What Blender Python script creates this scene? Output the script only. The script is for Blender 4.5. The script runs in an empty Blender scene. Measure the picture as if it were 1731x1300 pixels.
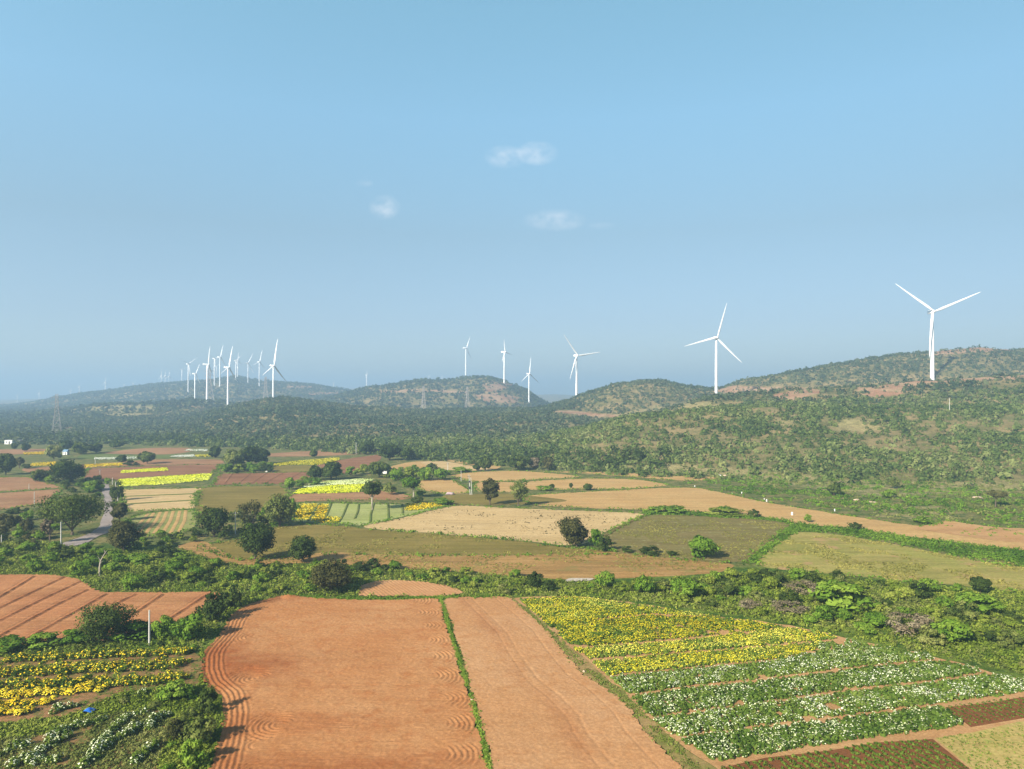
import bpy, bmesh, math, random
import numpy as np
from mathutils import Vector, Matrix
from mathutils.geometry import tessellate_polygon

R = math.radians
random.seed(7)
rng = np.random.default_rng(11)
scn = bpy.context.scene
col = scn.collection

# ------------------------------------------------------------------ camera, sky, sun, exposure
CAM_H, FPX, CX, HY = 50.0, 1200.0, 865.5, 668.0      # drone height, focal length and horizon in photo pixels
cam = bpy.data.objects.new("camera", bpy.data.cameras.new("camera"))
col.objects.link(cam)
cam.location = (0, 0, CAM_H)
cam.rotation_euler = (R(90), 0, 0)
cam.data.sensor_width = 36.0
cam.data.lens = 36.0 * FPX / 1731.0
cam.data.shift_y = (HY - 650.0) / 1731.0
cam.data.clip_start, cam.data.clip_end = 1.0, 40000.0
scn.camera = cam

SUN_EL, SUN_AZ = 30.0, 225.0          # azimuth measured clockwise from +Y (where the sun stands)
EXPOSURE = 1.16
world = bpy.data.worlds.new("World")
scn.world = world
world.use_nodes = True
wn, wl = world.node_tree.nodes, world.node_tree.links
wn.clear()
sky = wn.new("ShaderNodeTexSky")
sky.sky_type = 'NISHITA'
sky.sun_disc = False
sky.sun_elevation = R(SUN_EL)
sky.sun_rotation = R(SUN_AZ)
sky.altitude = 300
sky.air_density = 1.0
sky.dust_density = 0.8
sky.ozone_density = 1.6
bg = wn.new("ShaderNodeBackground")
bg.inputs["Strength"].default_value = 0.094
wout = wn.new("ShaderNodeOutputWorld")
# a few thin fair-weather clouds high in the sky: soft noise inside small patches of direction
tc = wn.new("ShaderNodeTexCoord")
def wmath(op, a, b=None, clamp=False):
    n = wn.new("ShaderNodeMath"); n.operation = op; n.use_clamp = clamp
    for i, v in enumerate((a, b)):
        if v is None: continue
        if isinstance(v, (int, float)): n.inputs[i].default_value = v
        else: wl.new(v, n.inputs[i])
    return n.outputs[0]
sep = wn.new("ShaderNodeSeparateXYZ"); wl.new(tc.outputs["Generated"], sep.inputs[0])
cu = wmath('DIVIDE', sep.outputs[0], wmath('MAXIMUM', sep.outputs[1], 0.05))
cv = wmath('DIVIDE', sep.outputs[2], wmath('MAXIMUM', sep.outputs[1], 0.05))
cno = wn.new("ShaderNodeTexNoise"); cno.inputs["Scale"].default_value = 34.0
cno.inputs["Detail"].default_value = 4.0; cno.inputs["Roughness"].default_value = 0.62
cmap = wn.new("ShaderNodeMapping"); cmap.inputs["Scale"].default_value = (1.0, 1.0, 1.7)
wl.new(tc.outputs["Generated"], cmap.inputs[0]); wl.new(cmap.outputs[0], cno.inputs["Vector"])
total = None
for (px, py, wx, wy, k) in ((908, 259, 38, 22, 1.1), (854, 265, 38, 21, 0.9), (650, 350, 28, 22, 1.2),
                            (938, 372, 56, 20, 0.95), (1018, 381, 26, 7, 0.4), (616, 310, 16, 7, 0.4)):
    du = wmath('DIVIDE', wmath('SUBTRACT', cu, (px - CX) / FPX), wx / FPX)
    dv = wmath('DIVIDE', wmath('SUBTRACT', cv, (HY - py) / FPX), wy / FPX)
    d2 = wmath('ADD', wmath('MULTIPLY', du, du), wmath('MULTIPLY', dv, dv))
    f = wmath('MULTIPLY', wmath('SUBTRACT', 1.0, d2, True), k)
    total = f if total is None else wmath('ADD', total, f)
cden = wmath('MULTIPLY', total, wmath('MULTIPLY', wmath('SUBTRACT', cno.outputs["Fac"], 0.33, True), 2.5), True)
cden = wmath('MULTIPLY', cden, 0.46)
tintn = wn.new("ShaderNodeMix"); tintn.data_type = 'RGBA'; tintn.blend_type = 'MULTIPLY'
tintn.inputs[0].default_value = 1.0
wl.new(sky.outputs[0], tintn.inputs[6]); 
tr_ = wn.new("ShaderNodeValToRGB")  # sky tint by height; darkened high up, out of view, to cut fill light
for i, (p, c_) in enumerate(((0.0, (0.54, 0.54, 0.60, 1)), (0.10, (0.57, 0.57, 0.60, 1)), (0.22, (0.71, 0.73, 0.65, 1)), (0.36, (0.96, 1.13, 0.98, 1)), (0.48, (1.05, 1.32, 1.08, 1)), (0.68, (0.75, 0.85, 0.80, 1)), (1.0, (0.40, 0.42, 0.45, 1)))):
    el = tr_.color_ramp.elements[i] if i < 2 else tr_.color_ramp.elements.new(p)
    el.position, el.color = p, c_
wl.new(sep.outputs[2], tr_.inputs[0])
bal = wn.new("ShaderNodeMix"); bal.data_type = 'RGBA'; bal.blend_type = 'MULTIPLY'; bal.inputs[0].default_value = 1.0
side = wmath('SUBTRACT', 1.02, wmath('MULTIPLY', sep.outputs[0], 0.26))      # sky colour brightened toward the left, dimmed right, to even its brightness
cc_ = wn.new("ShaderNodeCombineColor")
for i in range(3): wl.new(side, cc_.inputs[i])
wl.new(tr_.outputs[0], bal.inputs[6]); wl.new(cc_.outputs[0], bal.inputs[7]); wl.new(bal.outputs[2], tintn.inputs[7])
cmix = wn.new("ShaderNodeMix"); cmix.data_type = 'RGBA'
wl.new(cden, cmix.inputs[0]); wl.new(tintn.outputs[2], cmix.inputs[6]); cmix.inputs[7].default_value = (5.6, 5.5, 5.6, 1)
wl.new(cmix.outputs[2], bg.inputs["Color"])
wl.new(bg.outputs[0], wout.inputs[0])

sd = bpy.data.lights.new("sun", 'SUN')
sd.energy, sd.angle, sd.color = 5.0, R(0.6), (1.0, 0.92, 0.79)
sun = bpy.data.objects.new("sun", sd)
col.objects.link(sun)
sdir = Vector((math.sin(R(SUN_AZ)) * math.cos(R(SUN_EL)), math.cos(R(SUN_AZ)) * math.cos(R(SUN_EL)), math.sin(R(SUN_EL))))
sun.rotation_euler = sdir.to_track_quat('Z', 'Y').to_euler()
sun.location = (0, 0, 400)
HAZE_DENSITY = 0.00031
HAZE_COLOR = (0.36, 0.53, 0.72, 1)

vs = scn.view_settings
vs.view_transform, vs.look, vs.exposure, vs.gamma = 'Standard', 'None', EXPOSURE, 1.0
vs.use_curve_mapping = False
scn.cycles.max_bounces = 4
scn.cycles.diffuse_bounces = 2
scn.cycles.volume_bounces = 1
scn.cycles.transmission_bounces = 2
scn.cycles.transparent_max_bounces = 4
scn.cycles.caustics_reflective = scn.cycles.caustics_refractive = False
scn.cycles.use_denoising = True
try:
    scn.cycles.denoiser = 'OPENIMAGEDENOISE'
    scn.cycles.denoising_prefilter = 'ACCURATE'
except Exception:
    pass

# ------------------------------------------------------------------ small helpers
def tag(o, label=None, cat=None, group=None, kind=None):
    if label: o["label"] = label
    if cat: o["category"] = cat
    if group: o["group"] = group
    if kind: o["kind"] = kind
    return o

def link(name, me, parent=None, mats=()):
    o = bpy.data.objects.new(name, me)
    col.objects.link(o)
    if parent: o.parent = parent
    if me is not None:
        for m in mats:
            me.materials.append(m)
    return o

def empty(name, loc, rz=0.0, label=None, cat=None, group=None):
    o = bpy.data.objects.new(name, None)
    col.objects.link(o)
    o.location = loc
    o.rotation_euler = (0, 0, rz)
    o.empty_display_size = 0.5
    return tag(o, label, cat, group)

def mesh_arrays(name, V, F, tint=None, matidx=None, smooth=False, n=4):
    """V (N,3), F (M,n) -> mesh datablock, with optional float point attribute 'tint'"""
    V = np.asarray(V, np.float32); F = np.asarray(F, np.int32)
    me = bpy.data.meshes.new(name)
    me.vertices.add(len(V)); me.vertices.foreach_set("co", V.ravel())
    me.loops.add(F.size); me.loops.foreach_set("vertex_index", F.ravel())
    me.polygons.add(len(F))
    me.polygons.foreach_set("loop_start", np.arange(0, F.size, F.shape[1], dtype=np.int32))
    me.polygons.foreach_set("loop_total", np.full(len(F), F.shape[1], np.int32))
    if matidx is not None:
        me.polygons.foreach_set("material_index", np.asarray(matidx, np.int32))
    if smooth:
        me.polygons.foreach_set("use_smooth", np.ones(len(F), bool))
    me.update(calc_edges=True)
    if tint is not None:
        a = me.attributes.new("tint", 'FLOAT', 'POINT')
        a.data.foreach_set("value", np.asarray(tint, np.float32))
    return me

def leaf_quads(C, N, S, asp=0.7, seed=None):
    """one irregular quad per centre C, facing N, of half-size S -> (V, F)"""
    g = np.random.default_rng(seed) if seed is not None else rng
    n = len(C)
    N = N / np.maximum(np.linalg.norm(N, axis=1, keepdims=True), 1e-6)
    a = g.normal(size=(n, 3))
    T = a - (a * N).sum(1, keepdims=True) * N
    T /= np.maximum(np.linalg.norm(T, axis=1, keepdims=True), 1e-6)
    B = np.cross(N, T)
    S = np.broadcast_to(np.asarray(S, float).reshape(-1, 1), (n, 1))
    j = lambda: g.uniform(0.75, 1.25, (n, 1))
    V = np.stack([C + T * S * j(), C + B * S * asp * j(), C - T * S * j(), C - B * S * asp * j()], 1).reshape(-1, 3)
    F = np.arange(4 * n).reshape(n, 4)
    return V, F

def vnoise(x, y, seed=0):
    """smooth value noise on the plane, 0..1"""
    xi, yi = np.floor(x).astype(np.int64), np.floor(y).astype(np.int64)
    fx, fy = x - xi, y - yi
    fx, fy = fx * fx * (3 - 2 * fx), fy * fy * (3 - 2 * fy)
    def h(a, b):
        k = (a * 374761393 + b * 668265263 + seed * 974634777) & 0xFFFFFFFF
        k = ((k ^ (k >> 13)) * 1274126177) & 0xFFFFFFFF
        return ((k ^ (k >> 16)) & 0xFFFF) / 65535.0
    return (h(xi, yi) * (1 - fx) + h(xi + 1, yi) * fx) * (1 - fy) + (h(xi, yi + 1) * (1 - fx) + h(xi + 1, yi + 1) * fx) * fy

def fbm(x, y, seed=0, oct=4):
    s, a, t = 0, 1.0, 0
    for k in range(oct):
        s = s + a * vnoise(x * 2 ** k + 17.3 * k, y * 2 ** k - 9.1 * k, seed + k); t += a; a *= 0.5
    return s / t

def inside(px, py, poly):
    px, py = np.asarray(px, float), np.asarray(py, float)
    r = np.zeros(px.shape, bool)
    n = len(poly)
    for i in range(n):
        x1, y1 = poly[i]; x2, y2 = poly[(i + 1) % n]
        if y1 == y2: continue
        c = (y1 > py) != (y2 > py)
        r ^= c & (px < (x2 - x1) * (py - y1) / (y2 - y1) + x1)
    return r

def G(px, py):
    """photo pixel -> point on the flat valley floor"""
    D = CAM_H * FPX / (py - HY)
    return ((px - CX) / FPX * D, D)

def polyG(pts): return [G(*p) for p in pts]

def smooth_poly(pts, k=4):
    """Catmull-Rom through a closed outline"""
    P = np.array(pts, float); n = len(P); out = []
    for i in range(n):
        p0, p1, p2, p3 = P[i - 1], P[i], P[(i + 1) % n], P[(i + 2) % n]
        for j in range(k):
            t = j / k
            c = 0.35
            m1, m2 = (p2 - p0) * c, (p3 - p1) * c
            out.append(tuple((2*t**3 - 3*t**2 + 1) * p1 + (t**3 - 2*t**2 + t) * m1 + (-2*t**3 + 3*t**2) * p2 + (t**3 - t**2) * m2))
    return out

def seg_dist(X, Y, line):
    """distance from points to an open polyline, and running length of the foot point"""
    best = np.full(X.shape, 1e9); along = np.zeros(X.shape); L = 0
    for (a, b) in zip(line[:-1], line[1:]):
        dx, dy = b[0] - a[0], b[1] - a[1]; l2 = dx * dx + dy * dy
        t = np.clip(((X - a[0]) * dx + (Y - a[1]) * dy) / l2, 0, 1)
        d = np.hypot(X - a[0] - t * dx, Y - a[1] - t * dy)
        m = d < best
        best = np.where(m, d, best); along = np.where(m, L + t * math.sqrt(l2), along)
        L += math.sqrt(l2)
    return best, along

# ------------------------------------------------------------------ terrain height
def itp(px, tab):
    t = np.array(tab, float)
    return np.interp(px, t[:, 0], t[:, 1])

D_START = [(-400, 950), (0, 830), (230, 720), (400, 690), (650, 600), (800, 520), (950, 480), (1100, 450), (1300, 425), (1500, 400), (1731, 375), (2300, 350)]
# every ridge: distance, crest line as seen from the drone, width of its front and of its back slope
RIDGES = [
 (640, [(820, 762), (950, 735), (1050, 706), (1130, 698), (1200, 691), (1300, 687), (1400, 691), (1500, 689), (1600, 690), (1700, 685), (2300, 680)], None, 330),
 (830, [(980, 740), (1100, 697), (1200, 670), (1300, 662), (1450, 651), (1576, 642), (1731, 631), (2300, 600)], 270, 330),
 (1250, [(180, 716), (260, 716), (300, 709), (340, 700), (370, 691), (400, 683), (450, 674.5), (480, 673), (520, 677), (560, 683), (600, 688), (700, 692), (800, 692), (900, 690), (950, 686), (1000, 692), (1100, 706), (1200, 716)], None, 420),
 (1300, [(860, 714), (900, 700), (930, 686), (960, 676), (985, 667), (1010, 657), (1040, 647), (1080, 643), (1120, 644), (1160, 652), (1200, 657), (1225, 654), (1250, 645), (1300, 636), (1400, 618), (1480, 606), (1560, 600), (1600, 595), (1660, 588), (1731, 590), (1900, 592), (2300, 640)], 430, 700),
 (1750, [(-400, 702), (0, 702), (60, 699), (120, 693), (160, 686), (220, 683), (300, 681), (330, 678), (350, 681), (385, 685), (450, 691), (600, 702)], 700, 600),
 (2200, [(470, 695), (520, 682), (560, 671), (600, 662), (640, 654), (690, 643.5), (720, 641.5), (750, 644.5), (780, 642), (800, 638), (825, 637), (850, 642), (870, 650), (890, 659), (905, 670), (925, 682), (955, 695)], 750, 700),
 (3100, [(-400, 690), (0, 687), (60, 681), (105, 673), (150, 664), (200, 658), (250, 651), (300, 646), (340, 643), (375, 640), (400, 637), (420, 642), (445, 647), (500, 647), (525, 649), (550, 654), (580, 660), (620, 669), (700, 681), (780, 687)], 1200, 1500),
 (5500, [(-600, 674), (-100, 679), (0, 679), (40, 675.5), (60, 674.5), (95, 677), (200, 674), (400, 668), (560, 661), (600, 657), (620, 654.5), (650, 653.5), (690, 657), (760, 662), (880, 668), (940, 667), (1000, 670), (1200, 662), (1800, 660), (2600, 668)], 1800, 3000),
]
def height(X, Y):
    X, Y = np.asarray(X, float), np.asarray(Y, float)
    Yc = np.maximum(Y, 40.0)
    px = CX + FPX * X / np.maximum(Yc, 200)
    d0 = itp(px, D_START)
    s = np.zeros(X.shape)
    for (D, tab, wf, wb) in RIDGES:
        zc = np.maximum(CAM_H - (itp(px, tab) - HY) / FPX * D, 0)
        W = (D - d0) if wf is None else wf
        t = np.where(Yc < D, (D - Yc) / W, (Yc - D) / wb)
        sh = np.clip(1 - t, 0, 1); sh = sh * sh * (3 - 2 * sh)
        if wf is None: sh = np.where(Yc < D, np.clip(1 - t, 0, 1) ** 1.15, sh)
        s = s + (zc * sh) ** 6
    h = s ** (1 / 6.0)
    ramp = np.clip((Yc - d0 - 10) / 160, 0, 1)
    far = np.clip(Yc / 1300, 0.25, 2.4)
    n = (fbm(X / 150, Y / 150, 3, 3) - 0.5) * 12 * far + (fbm(X / 46, Y / 46, 9, 2) - 0.5) * 5
    k = np.clip(h / 18, 0, 1)
    return np.maximum(h + ramp * n * (0.25 + 0.75 * k) * np.where(Y < 3800, 1, 0.4), 0) * (Y > 100)

def hz(x, y): return float(height(np.array([x]), np.array([y]))[0])

_DS = np.concatenate([np.arange(60, 1600, 2.0), np.arange(1600, 7000, 10.0)])
def cast(px, py):
    """first terrain point seen through a photo pixel"""
    X = (px - CX) / FPX * _DS
    zr = CAM_H - (py - HY) / FPX * _DS
    hit = np.nonzero(height(X, _DS) >= zr)[0]
    D = float(_DS[hit[0]]) if len(hit) else 3100.0
    x = (px - CX) / FPX * D
    return x, D, hz(x, D)

# ------------------------------------------------------------------ materials
def new_mat(name):
    m = bpy.data.materials.new(name); m.use_nodes = True
    nt = m.node_tree; nt.nodes.clear()
    return m, nt.nodes, nt.links

class NB:
    """tiny node builder"""
    def __init__(s, name):
        s.m, s.n, s.l = new_mat(name)
        s.tc = s.n.new("ShaderNodeTexCoord")
    def put(s, sock, v):
        if isinstance(v, bpy.types.NodeSocket): s.l.new(v, sock)
        elif v is not None:
            sock.default_value = v if not (hasattr(sock.default_value, "__len__") and len(v) == 3 and len(sock.default_value) == 4) else (*v, 1)
    def math(s, op, a, b=None, c=None, clamp=False):
        n = s.n.new("ShaderNodeMath"); n.operation = op; n.use_clamp = clamp
        for i, v in enumerate((a, b, c)):
            if v is not None: s.put(n.inputs[i], v)
        return n.outputs[0]
    def mix(s, f, a, b, blend='MIX'):
        n = s.n.new("ShaderNodeMix"); n.data_type = 'RGBA'; n.blend_type = blend
        s.put(n.inputs[0], f); s.put(n.inputs[6], a); s.put(n.inputs[7], b)
        return n.outputs[2]
    def noise(s, scale, detail=4, rough=0.55, stretch=None, rz=0, dist=0.0):
        n = s.n.new("ShaderNodeTexNoise")
        n.inputs["Scale"].default_value = scale; n.inputs["Detail"].default_value = detail
        n.inputs["Roughness"].default_value = rough; n.inputs["Distortion"].default_value = dist
        mp = s.n.new("ShaderNodeMapping")
        mp.inputs["Scale"].default_value = stretch or (1, 1, 1); mp.inputs["Rotation"].default_value = (0, 0, rz)
        s.l.new(s.tc.outputs["Object"], mp.inputs[0]); s.l.new(mp.outputs[0], n.inputs["Vector"])
        return n.outputs["Fac"]
    def attr(s, name):
        n = s.n.new("ShaderNodeAttribute"); n.attribute_name = name
        return n
    def ramp(s, f, lo, hi):
        n = s.n.new("ShaderNodeMapRange"); n.interpolation_type = 'SMOOTHSTEP'
        s.put(n.inputs[0], f); n.inputs[1].default_value = lo; n.inputs[2].default_value = hi
        return n.outputs[0]
    def bump(s, h, dist, strength=1.0):
        n = s.n.new("ShaderNodeBump"); n.inputs["Distance"].default_value = dist; n.inputs["Strength"].default_value = strength
        s.l.new(h, n.inputs["Height"])
        return n.outputs[0]
    def out(s, colr, rough=0.9, normal=None, spec=0.15):
        b = s.n.new("ShaderNodeBsdfPrincipled")
        s.put(b.inputs["Base Color"], colr); s.put(b.inputs["Roughness"], rough)
        b.inputs["Specular IOR Level"].default_value = spec
        if normal is not None: s.l.new(normal, b.inputs["Normal"])
        o = s.n.new("ShaderNodeOutputMaterial"); s.l.new(b.outputs[0], o.inputs[0])
        return s.m

def leaf_mat(name, dark, mid, light, trans=0.28, randhue=0.0):
    s = NB(name)
    t = s.attr("tint").outputs["Fac"]
    oi = s.n.new("ShaderNodeObjectInfo")
    t2 = s.math('ADD', t, s.math('MULTIPLY', s.math('SUBTRACT', oi.outputs["Random"], 0.5), 0.5))
    c = s.mix(s.ramp(t2, 0.0, 0.5), dark, mid)
    c = s.mix(s.ramp(t2, 0.5, 1.0), c, light)
    d = s.n.new("ShaderNodeBsdfDiffuse"); s.l.new(c, d.inputs[0])
    tr = s.n.new("ShaderNodeBsdfTranslucent"); s.l.new(c, tr.inputs[0])
    mx = s.n.new("ShaderNodeMixShader"); mx.inputs[0].default_value = trans
    s.l.new(d.outputs[0], mx.inputs[1]); s.l.new(tr.outputs[0], mx.inputs[2])
    o = s.n.new("ShaderNodeOutputMaterial"); s.l.new(mx.outputs[0], o.inputs[0])
    return s.m

def plain(name, c, rough=0.6, spec=0.3, var=0.12, scale=0.6):
    s = NB(name)
    n = s.noise(scale, 5)
    cc = s.mix(s.math('MULTIPLY', n, var * 2), c, tuple(v * 0.6 for v in c))
    return s.out(cc, rough, None, spec)

def soil_mat(name, c1, c2, c3, rows=None, rowamp=0.5, speck=None, fine=2.2, bumpd=0.12, big=0.05, streak=0.55):
    """ploughed or stubble ground: two tones in patches, a third in streaks, clods, drill rows (direction in rad, spacing m)"""
    s = NB(name)
    nb = s.noise(big, 5, 0.6)
    nm = s.noise(0.35, 5, 0.62)
    nf = s.noise(fine, 6, 0.7)
    c = s.mix(s.ramp(nb, 0.35, 0.66), c1, c2)
    c = s.mix(s.math('MULTIPLY', s.ramp(nm, 0.45, 0.75), 0.75), c, c3)
    c = s.mix(s.ramp(nf, 0.62, 0.42), c, s.mix(1.0, c, (0.80, 0.78, 0.76), 'MULTIPLY'))
    sv = s.noise(0.10, 4, 0.6, (0.22, 1.0, 1.0), -(rows[0] if rows else 0.0))
    c = s.mix(s.math('MULTIPLY', s.ramp(sv, 0.42, 0.68), streak), c, s.mix(1.0, c, (0.66, 0.66, 0.62), 'MULTIPLY'))
    hgt = nf
    if rows:
        ang, sp = rows
        st = s.noise(1.0 / sp, 3, 0.5, (0.06, 1.0, 1.0), -ang)
        rw = s.ramp(st, 0.42, 0.62)
        c = s.mix(s.math('MULTIPLY', rw, rowamp), c, s.mix(1.0, c, (0.62, 0.62, 0.6), 'MULTIPLY'))
        hgt = s.math('ADD', nf, s.math('MULTIPLY', st, 0.8 if rowamp > 0.1 else 0.15))
    if speck:
        sp2 = s.noise(speck[1], 4, 0.7)
        c = s.mix(s.math('MULTIPLY', s.ramp(sp2, speck[2], speck[2] + 0.1), speck[3]), c, speck[0])
    a = s.attr("tint").outputs["Fac"]
    c = s.mix(a, c, s.mix(1.0, c, (0.72, 0.52, 0.42), 'MULTIPLY'))
    c = s.mix(1.0, c, (0.79, 0.765, 0.74), 'MULTIPLY')
    return s.out(c, 0.95, s.bump(hgt, bumpd), 0.08)

# ------------------------------------------------------------------ ground sheet
def axis(fine_lo, fine_hi, step, lo, hi, g=1.09):
    a = list(np.arange(fine_lo, fine_hi + 0.1, step))
    d = step
    while a[-1] < hi: d *= g; a.append(min(a[-1] + d, hi))
    d = step
    while a[0] > lo: d *= g; a.insert(0, max(a[0] - d, lo))
    return np.array(a)
gx = axis(-900, 1000, 6.0, -9000, 9000)
gy = axis(60, 1500, 6.0, -300, 11000, 1.03)
GX, GY = np.meshgrid(gx, gy)
GZ = height(GX, GY)
nx, ny = len(gx), len(gy)
idx = np.arange(nx * ny).reshape(ny, nx)
F = np.stack([idx[:-1, :-1], idx[:-1, 1:], idx[1:, 1:], idx[1:, :-1]], -1).reshape(-1, 4)
V = np.stack([GX, GY, GZ], -1).reshape(-1, 3)
gme = mesh_arrays("ground", V, F, smooth=True)

# bare soil, pale grass and lush belts: photo outline plus a distance range
BARE = [
 ([(1450, 652), (1500, 641), (1560, 636), (1620, 634), (1700, 627), (1760, 625), (1760, 640), (1640, 644), (1560, 650), (1480, 662), (1450, 662)], 700, 960),
 ([(1300, 668), (1372, 655), (1395, 662), (1330, 680)], 700, 1100),
 ([(1455, 668), (1500, 656), (1535, 655), (1520, 668), (1470, 674)], 660, 900),
 ([(1205, 650), (1290, 654), (1372, 655), (1378, 664), (1320, 669), (1205, 662)], 820, 1250),
 ([(1575, 592), (1640, 584), (1710, 584), (1715, 594), (1640, 596), (1580, 601)], 1150, 1500),
 ([(938, 694.5), (962, 694), (1046, 702.5), (1048, 706), (1000, 703.5), (942, 698)], 600, 1400),
 ([(815, 648), (868, 644), (872, 652), (840, 662), (820, 664)], 1500, 2600),
 ([(640, 661), (700, 658), (790, 661), (790, 665), (700, 663), (640, 664)], 1500, 2600),
 ([(800, 668), (840, 664), (880, 672), (870, 682), (820, 680)], 1400, 2600),
 ([(485, 652), (528, 653), (528, 656), (485, 656)], 2200, 3400),
 ([(520, 665), (572, 662), (572, 666), (520, 670)], 1500, 3400),
 ([(300, 686), (345, 687), (345, 691), (300, 690)], 1000, 2000),
 ([(90, 726), (125, 721), (125, 725), (92, 731)], 700, 1700),
]
TRACK = [([(936, 694), (962, 693), (1046, 701.5), (1050, 708), (1000, 705.5), (940, 700)], 500, 1500)]
PALE = [
 ([(1040, 702), (1090, 688), (1150, 681), (1222, 679), (1222, 690), (1130, 699), (1060, 705)], 560, 1200),
 ([(150, 690), (200, 684), (262, 688), (262, 702), (180, 704)], 1000, 2200),
 ([(1290, 716), (1340, 702), (1370, 712), (1330, 724)], 450, 760),
 ([(1400, 722), (1440, 706), (1500, 712), (1500, 728), (1420, 732)], 450, 760),
 ([(1040, 790), (1140, 784), (1300, 796), (1500, 815), (1731, 812), (1731, 830), (1500, 842), (1280, 812)], 300, 620),
 ([(1490, 850), (1580, 856), (1620, 872), (1560, 880), (1500, 872)], 250, 420),
]
ppx = (CX + FPX * V[:, 0] / np.maximum(V[:, 1], 60))
ppy = HY + (CAM_H - V[:, 2]) / np.maximum(V[:, 1], 60) * FPX
def zone(defs, px, py, D, jit=0.0):
    m = np.zeros(len(px))
    for poly, a, b in defs:
        m = np.maximum(m, inside(px, py, poly) & (D > a) & (D < b))
    return m
bare = zone(BARE, ppx, ppy, V[:, 1]); pale = zone(PALE, ppx, ppy, V[:, 1])
LUSH = [([(-200, 905), (100, 920), (330, 925), (520, 945), (700, 950), (880, 968), (1050, 972), (1230, 958), (1300, 955), (1500, 978), (1900, 1000),
          (1900, 1400), (-200, 1400)], 60, 260)]
lush = zone(LUSH, ppx, ppy, V[:, 1])
valley = np.clip((itp(ppx, D_START) + 40 - V[:, 1]) / 60, 0, 1)
ca = gme.color_attributes.new("zones", 'FLOAT_COLOR', 'POINT')
ca.data.foreach_set("color", np.stack([bare, pale, lush, valley], 1).astype(np.float32).ravel())

s = NB("ground_cover")
z = s.attr("zones"); zs = s.n.new("ShaderNodeSeparateColor"); s.l.new(z.outputs["Color"], zs.inputs[0])
n1 = s.noise(0.035, 6, 0.6); n2 = s.noise(0.16, 6, 0.65); n3 = s.noise(0.9, 6, 0.7); n4 = s.noise(0.008, 4)
hill = s.mix(s.ramp(n1, 0.38, 0.62), (0.150, 0.140, 0.048), (0.300, 0.225, 0.100))
hill = s.mix(s.ramp(n2, 0.55, 0.72), hill, (0.36, 0.25, 0.13))
hill = s.mix(s.math('MULTIPLY', s.ramp(n4, 0.52, 0.66), 0.5), hill, (0.15, 0.16, 0.055))
vcol = s.mix(s.ramp(n2, 0.40, 0.62), (0.085, 0.120, 0.028), (0.250, 0.205, 0.075))
vcol = s.mix(s.ramp(n1, 0.45, 0.68), vcol, (0.13, 0.15, 0.04))
c = s.mix(z.outputs["Alpha"], hill, vcol)
c = s.mix(s.math('MULTIPLY', zs.outputs[1], s.ramp(n2, 0.34, 0.64)), c, (0.36, 0.30, 0.13))
lu = s.mix(s.ramp(n2, 0.38, 0.62), (0.060, 0.110, 0.016), (0.155, 0.205, 0.030))
c = s.mix(s.math('MULTIPLY', zs.outputs[2], s.ramp(n1, 0.2, 0.45)), c, lu)
c = s.mix(s.math('MULTIPLY', zs.outputs[0], s.ramp(n2, 0.28, 0.52)), c, s.mix(s.ramp(n1, 0.4, 0.6), (0.36, 0.19, 0.11), (0.42, 0.27, 0.16)))
c = s.mix(s.ramp(n3, 0.6, 0.4), c, s.mix(1.0, c, (0.6, 0.6, 0.6), 'MULTIPLY'))
gmat = s.out(c, 0.95, s.bump(s.math('ADD', n3, n2), 0.6), 0.05)
ground = link("ground", gme, None, (gmat,))
tag(ground, "broad valley floor rising into scrub covered hills", "ground", kind="structure")

# ------------------------------------------------------------------ fields
M_RED = soil_mat("red_soil", (0.53, 0.245, 0.095), (0.58, 0.30, 0.130), (0.47, 0.185, 0.064), rows=(0.0, 0.55), rowamp=0.13, streak=0.18, bumpd=0.07, speck=((0.20, 0.085, 0.035), 1.5, 0.64, 0.75))
M_RED2 = soil_mat("red_soil_raked", (0.56, 0.295, 0.130), (0.60, 0.34, 0.165), (0.52, 0.252, 0.100), rows=(R(118), 0.7), rowamp=0.10, streak=0.15, bumpd=0.06, speck=((0.24, 0.12, 0.055), 1.4, 0.65, 0.7))
M_REDL = soil_mat("red_soil_drilled", (0.500, 0.228, 0.098), (0.520, 0.257, 0.112), (0.470, 0.199, 0.083), rows=(0.0, 0.9), rowamp=0.3)
M_PINK = soil_mat("pink_soil", (0.420, 0.223, 0.112), (0.480, 0.285, 0.143), (0.380, 0.190, 0.094), rows=(0.05, 1.6), rowamp=0.45, fine=0.9)
M_BROWN = soil_mat("brown_soil", (0.330, 0.157, 0.079), (0.370, 0.190, 0.098), (0.290, 0.128, 0.064), rows=(0.1, 2.0), rowamp=0.5, fine=0.8)
M_TAN = soil_mat("tan_stubble", (0.60, 0.375, 0.150), (0.64, 0.42, 0.18), (0.50, 0.36, 0.125), rows=(-0.06, 2.2), rowamp=0.3, fine=0.9, streak=0.35, speck=((0.34, 0.31, 0.10), 0.10, 0.60, 0.4))
M_CREAM = soil_mat("cream_stubble", (0.68, 0.49, 0.235), (0.72, 0.53, 0.27), (0.58, 0.40, 0.18), rows=(-0.1, 1.8), rowamp=0.35, fine=1.1, streak=0.4, speck=((0.30, 0.22, 0.09), 0.55, 0.66, 0.6))
M_OLIVE = soil_mat("olive_grass", (0.255, 0.205, 0.048), (0.31, 0.24, 0.065), (0.21, 0.19, 0.040), rows=(-0.12, 1.6), rowamp=0.4, fine=1.3, speck=((0.40, 0.28, 0.11), 0.06, 0.62, 0.6))
M_GREY = soil_mat("grey_green_crop", (0.235, 0.204, 0.064), (0.270, 0.214, 0.079), (0.190, 0.185, 0.049), rows=(-0.10, 2.0), rowamp=0.5, fine=1.3, speck=((0.36, 0.34, 0.15), 0.30, 0.56, 0.55))
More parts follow.
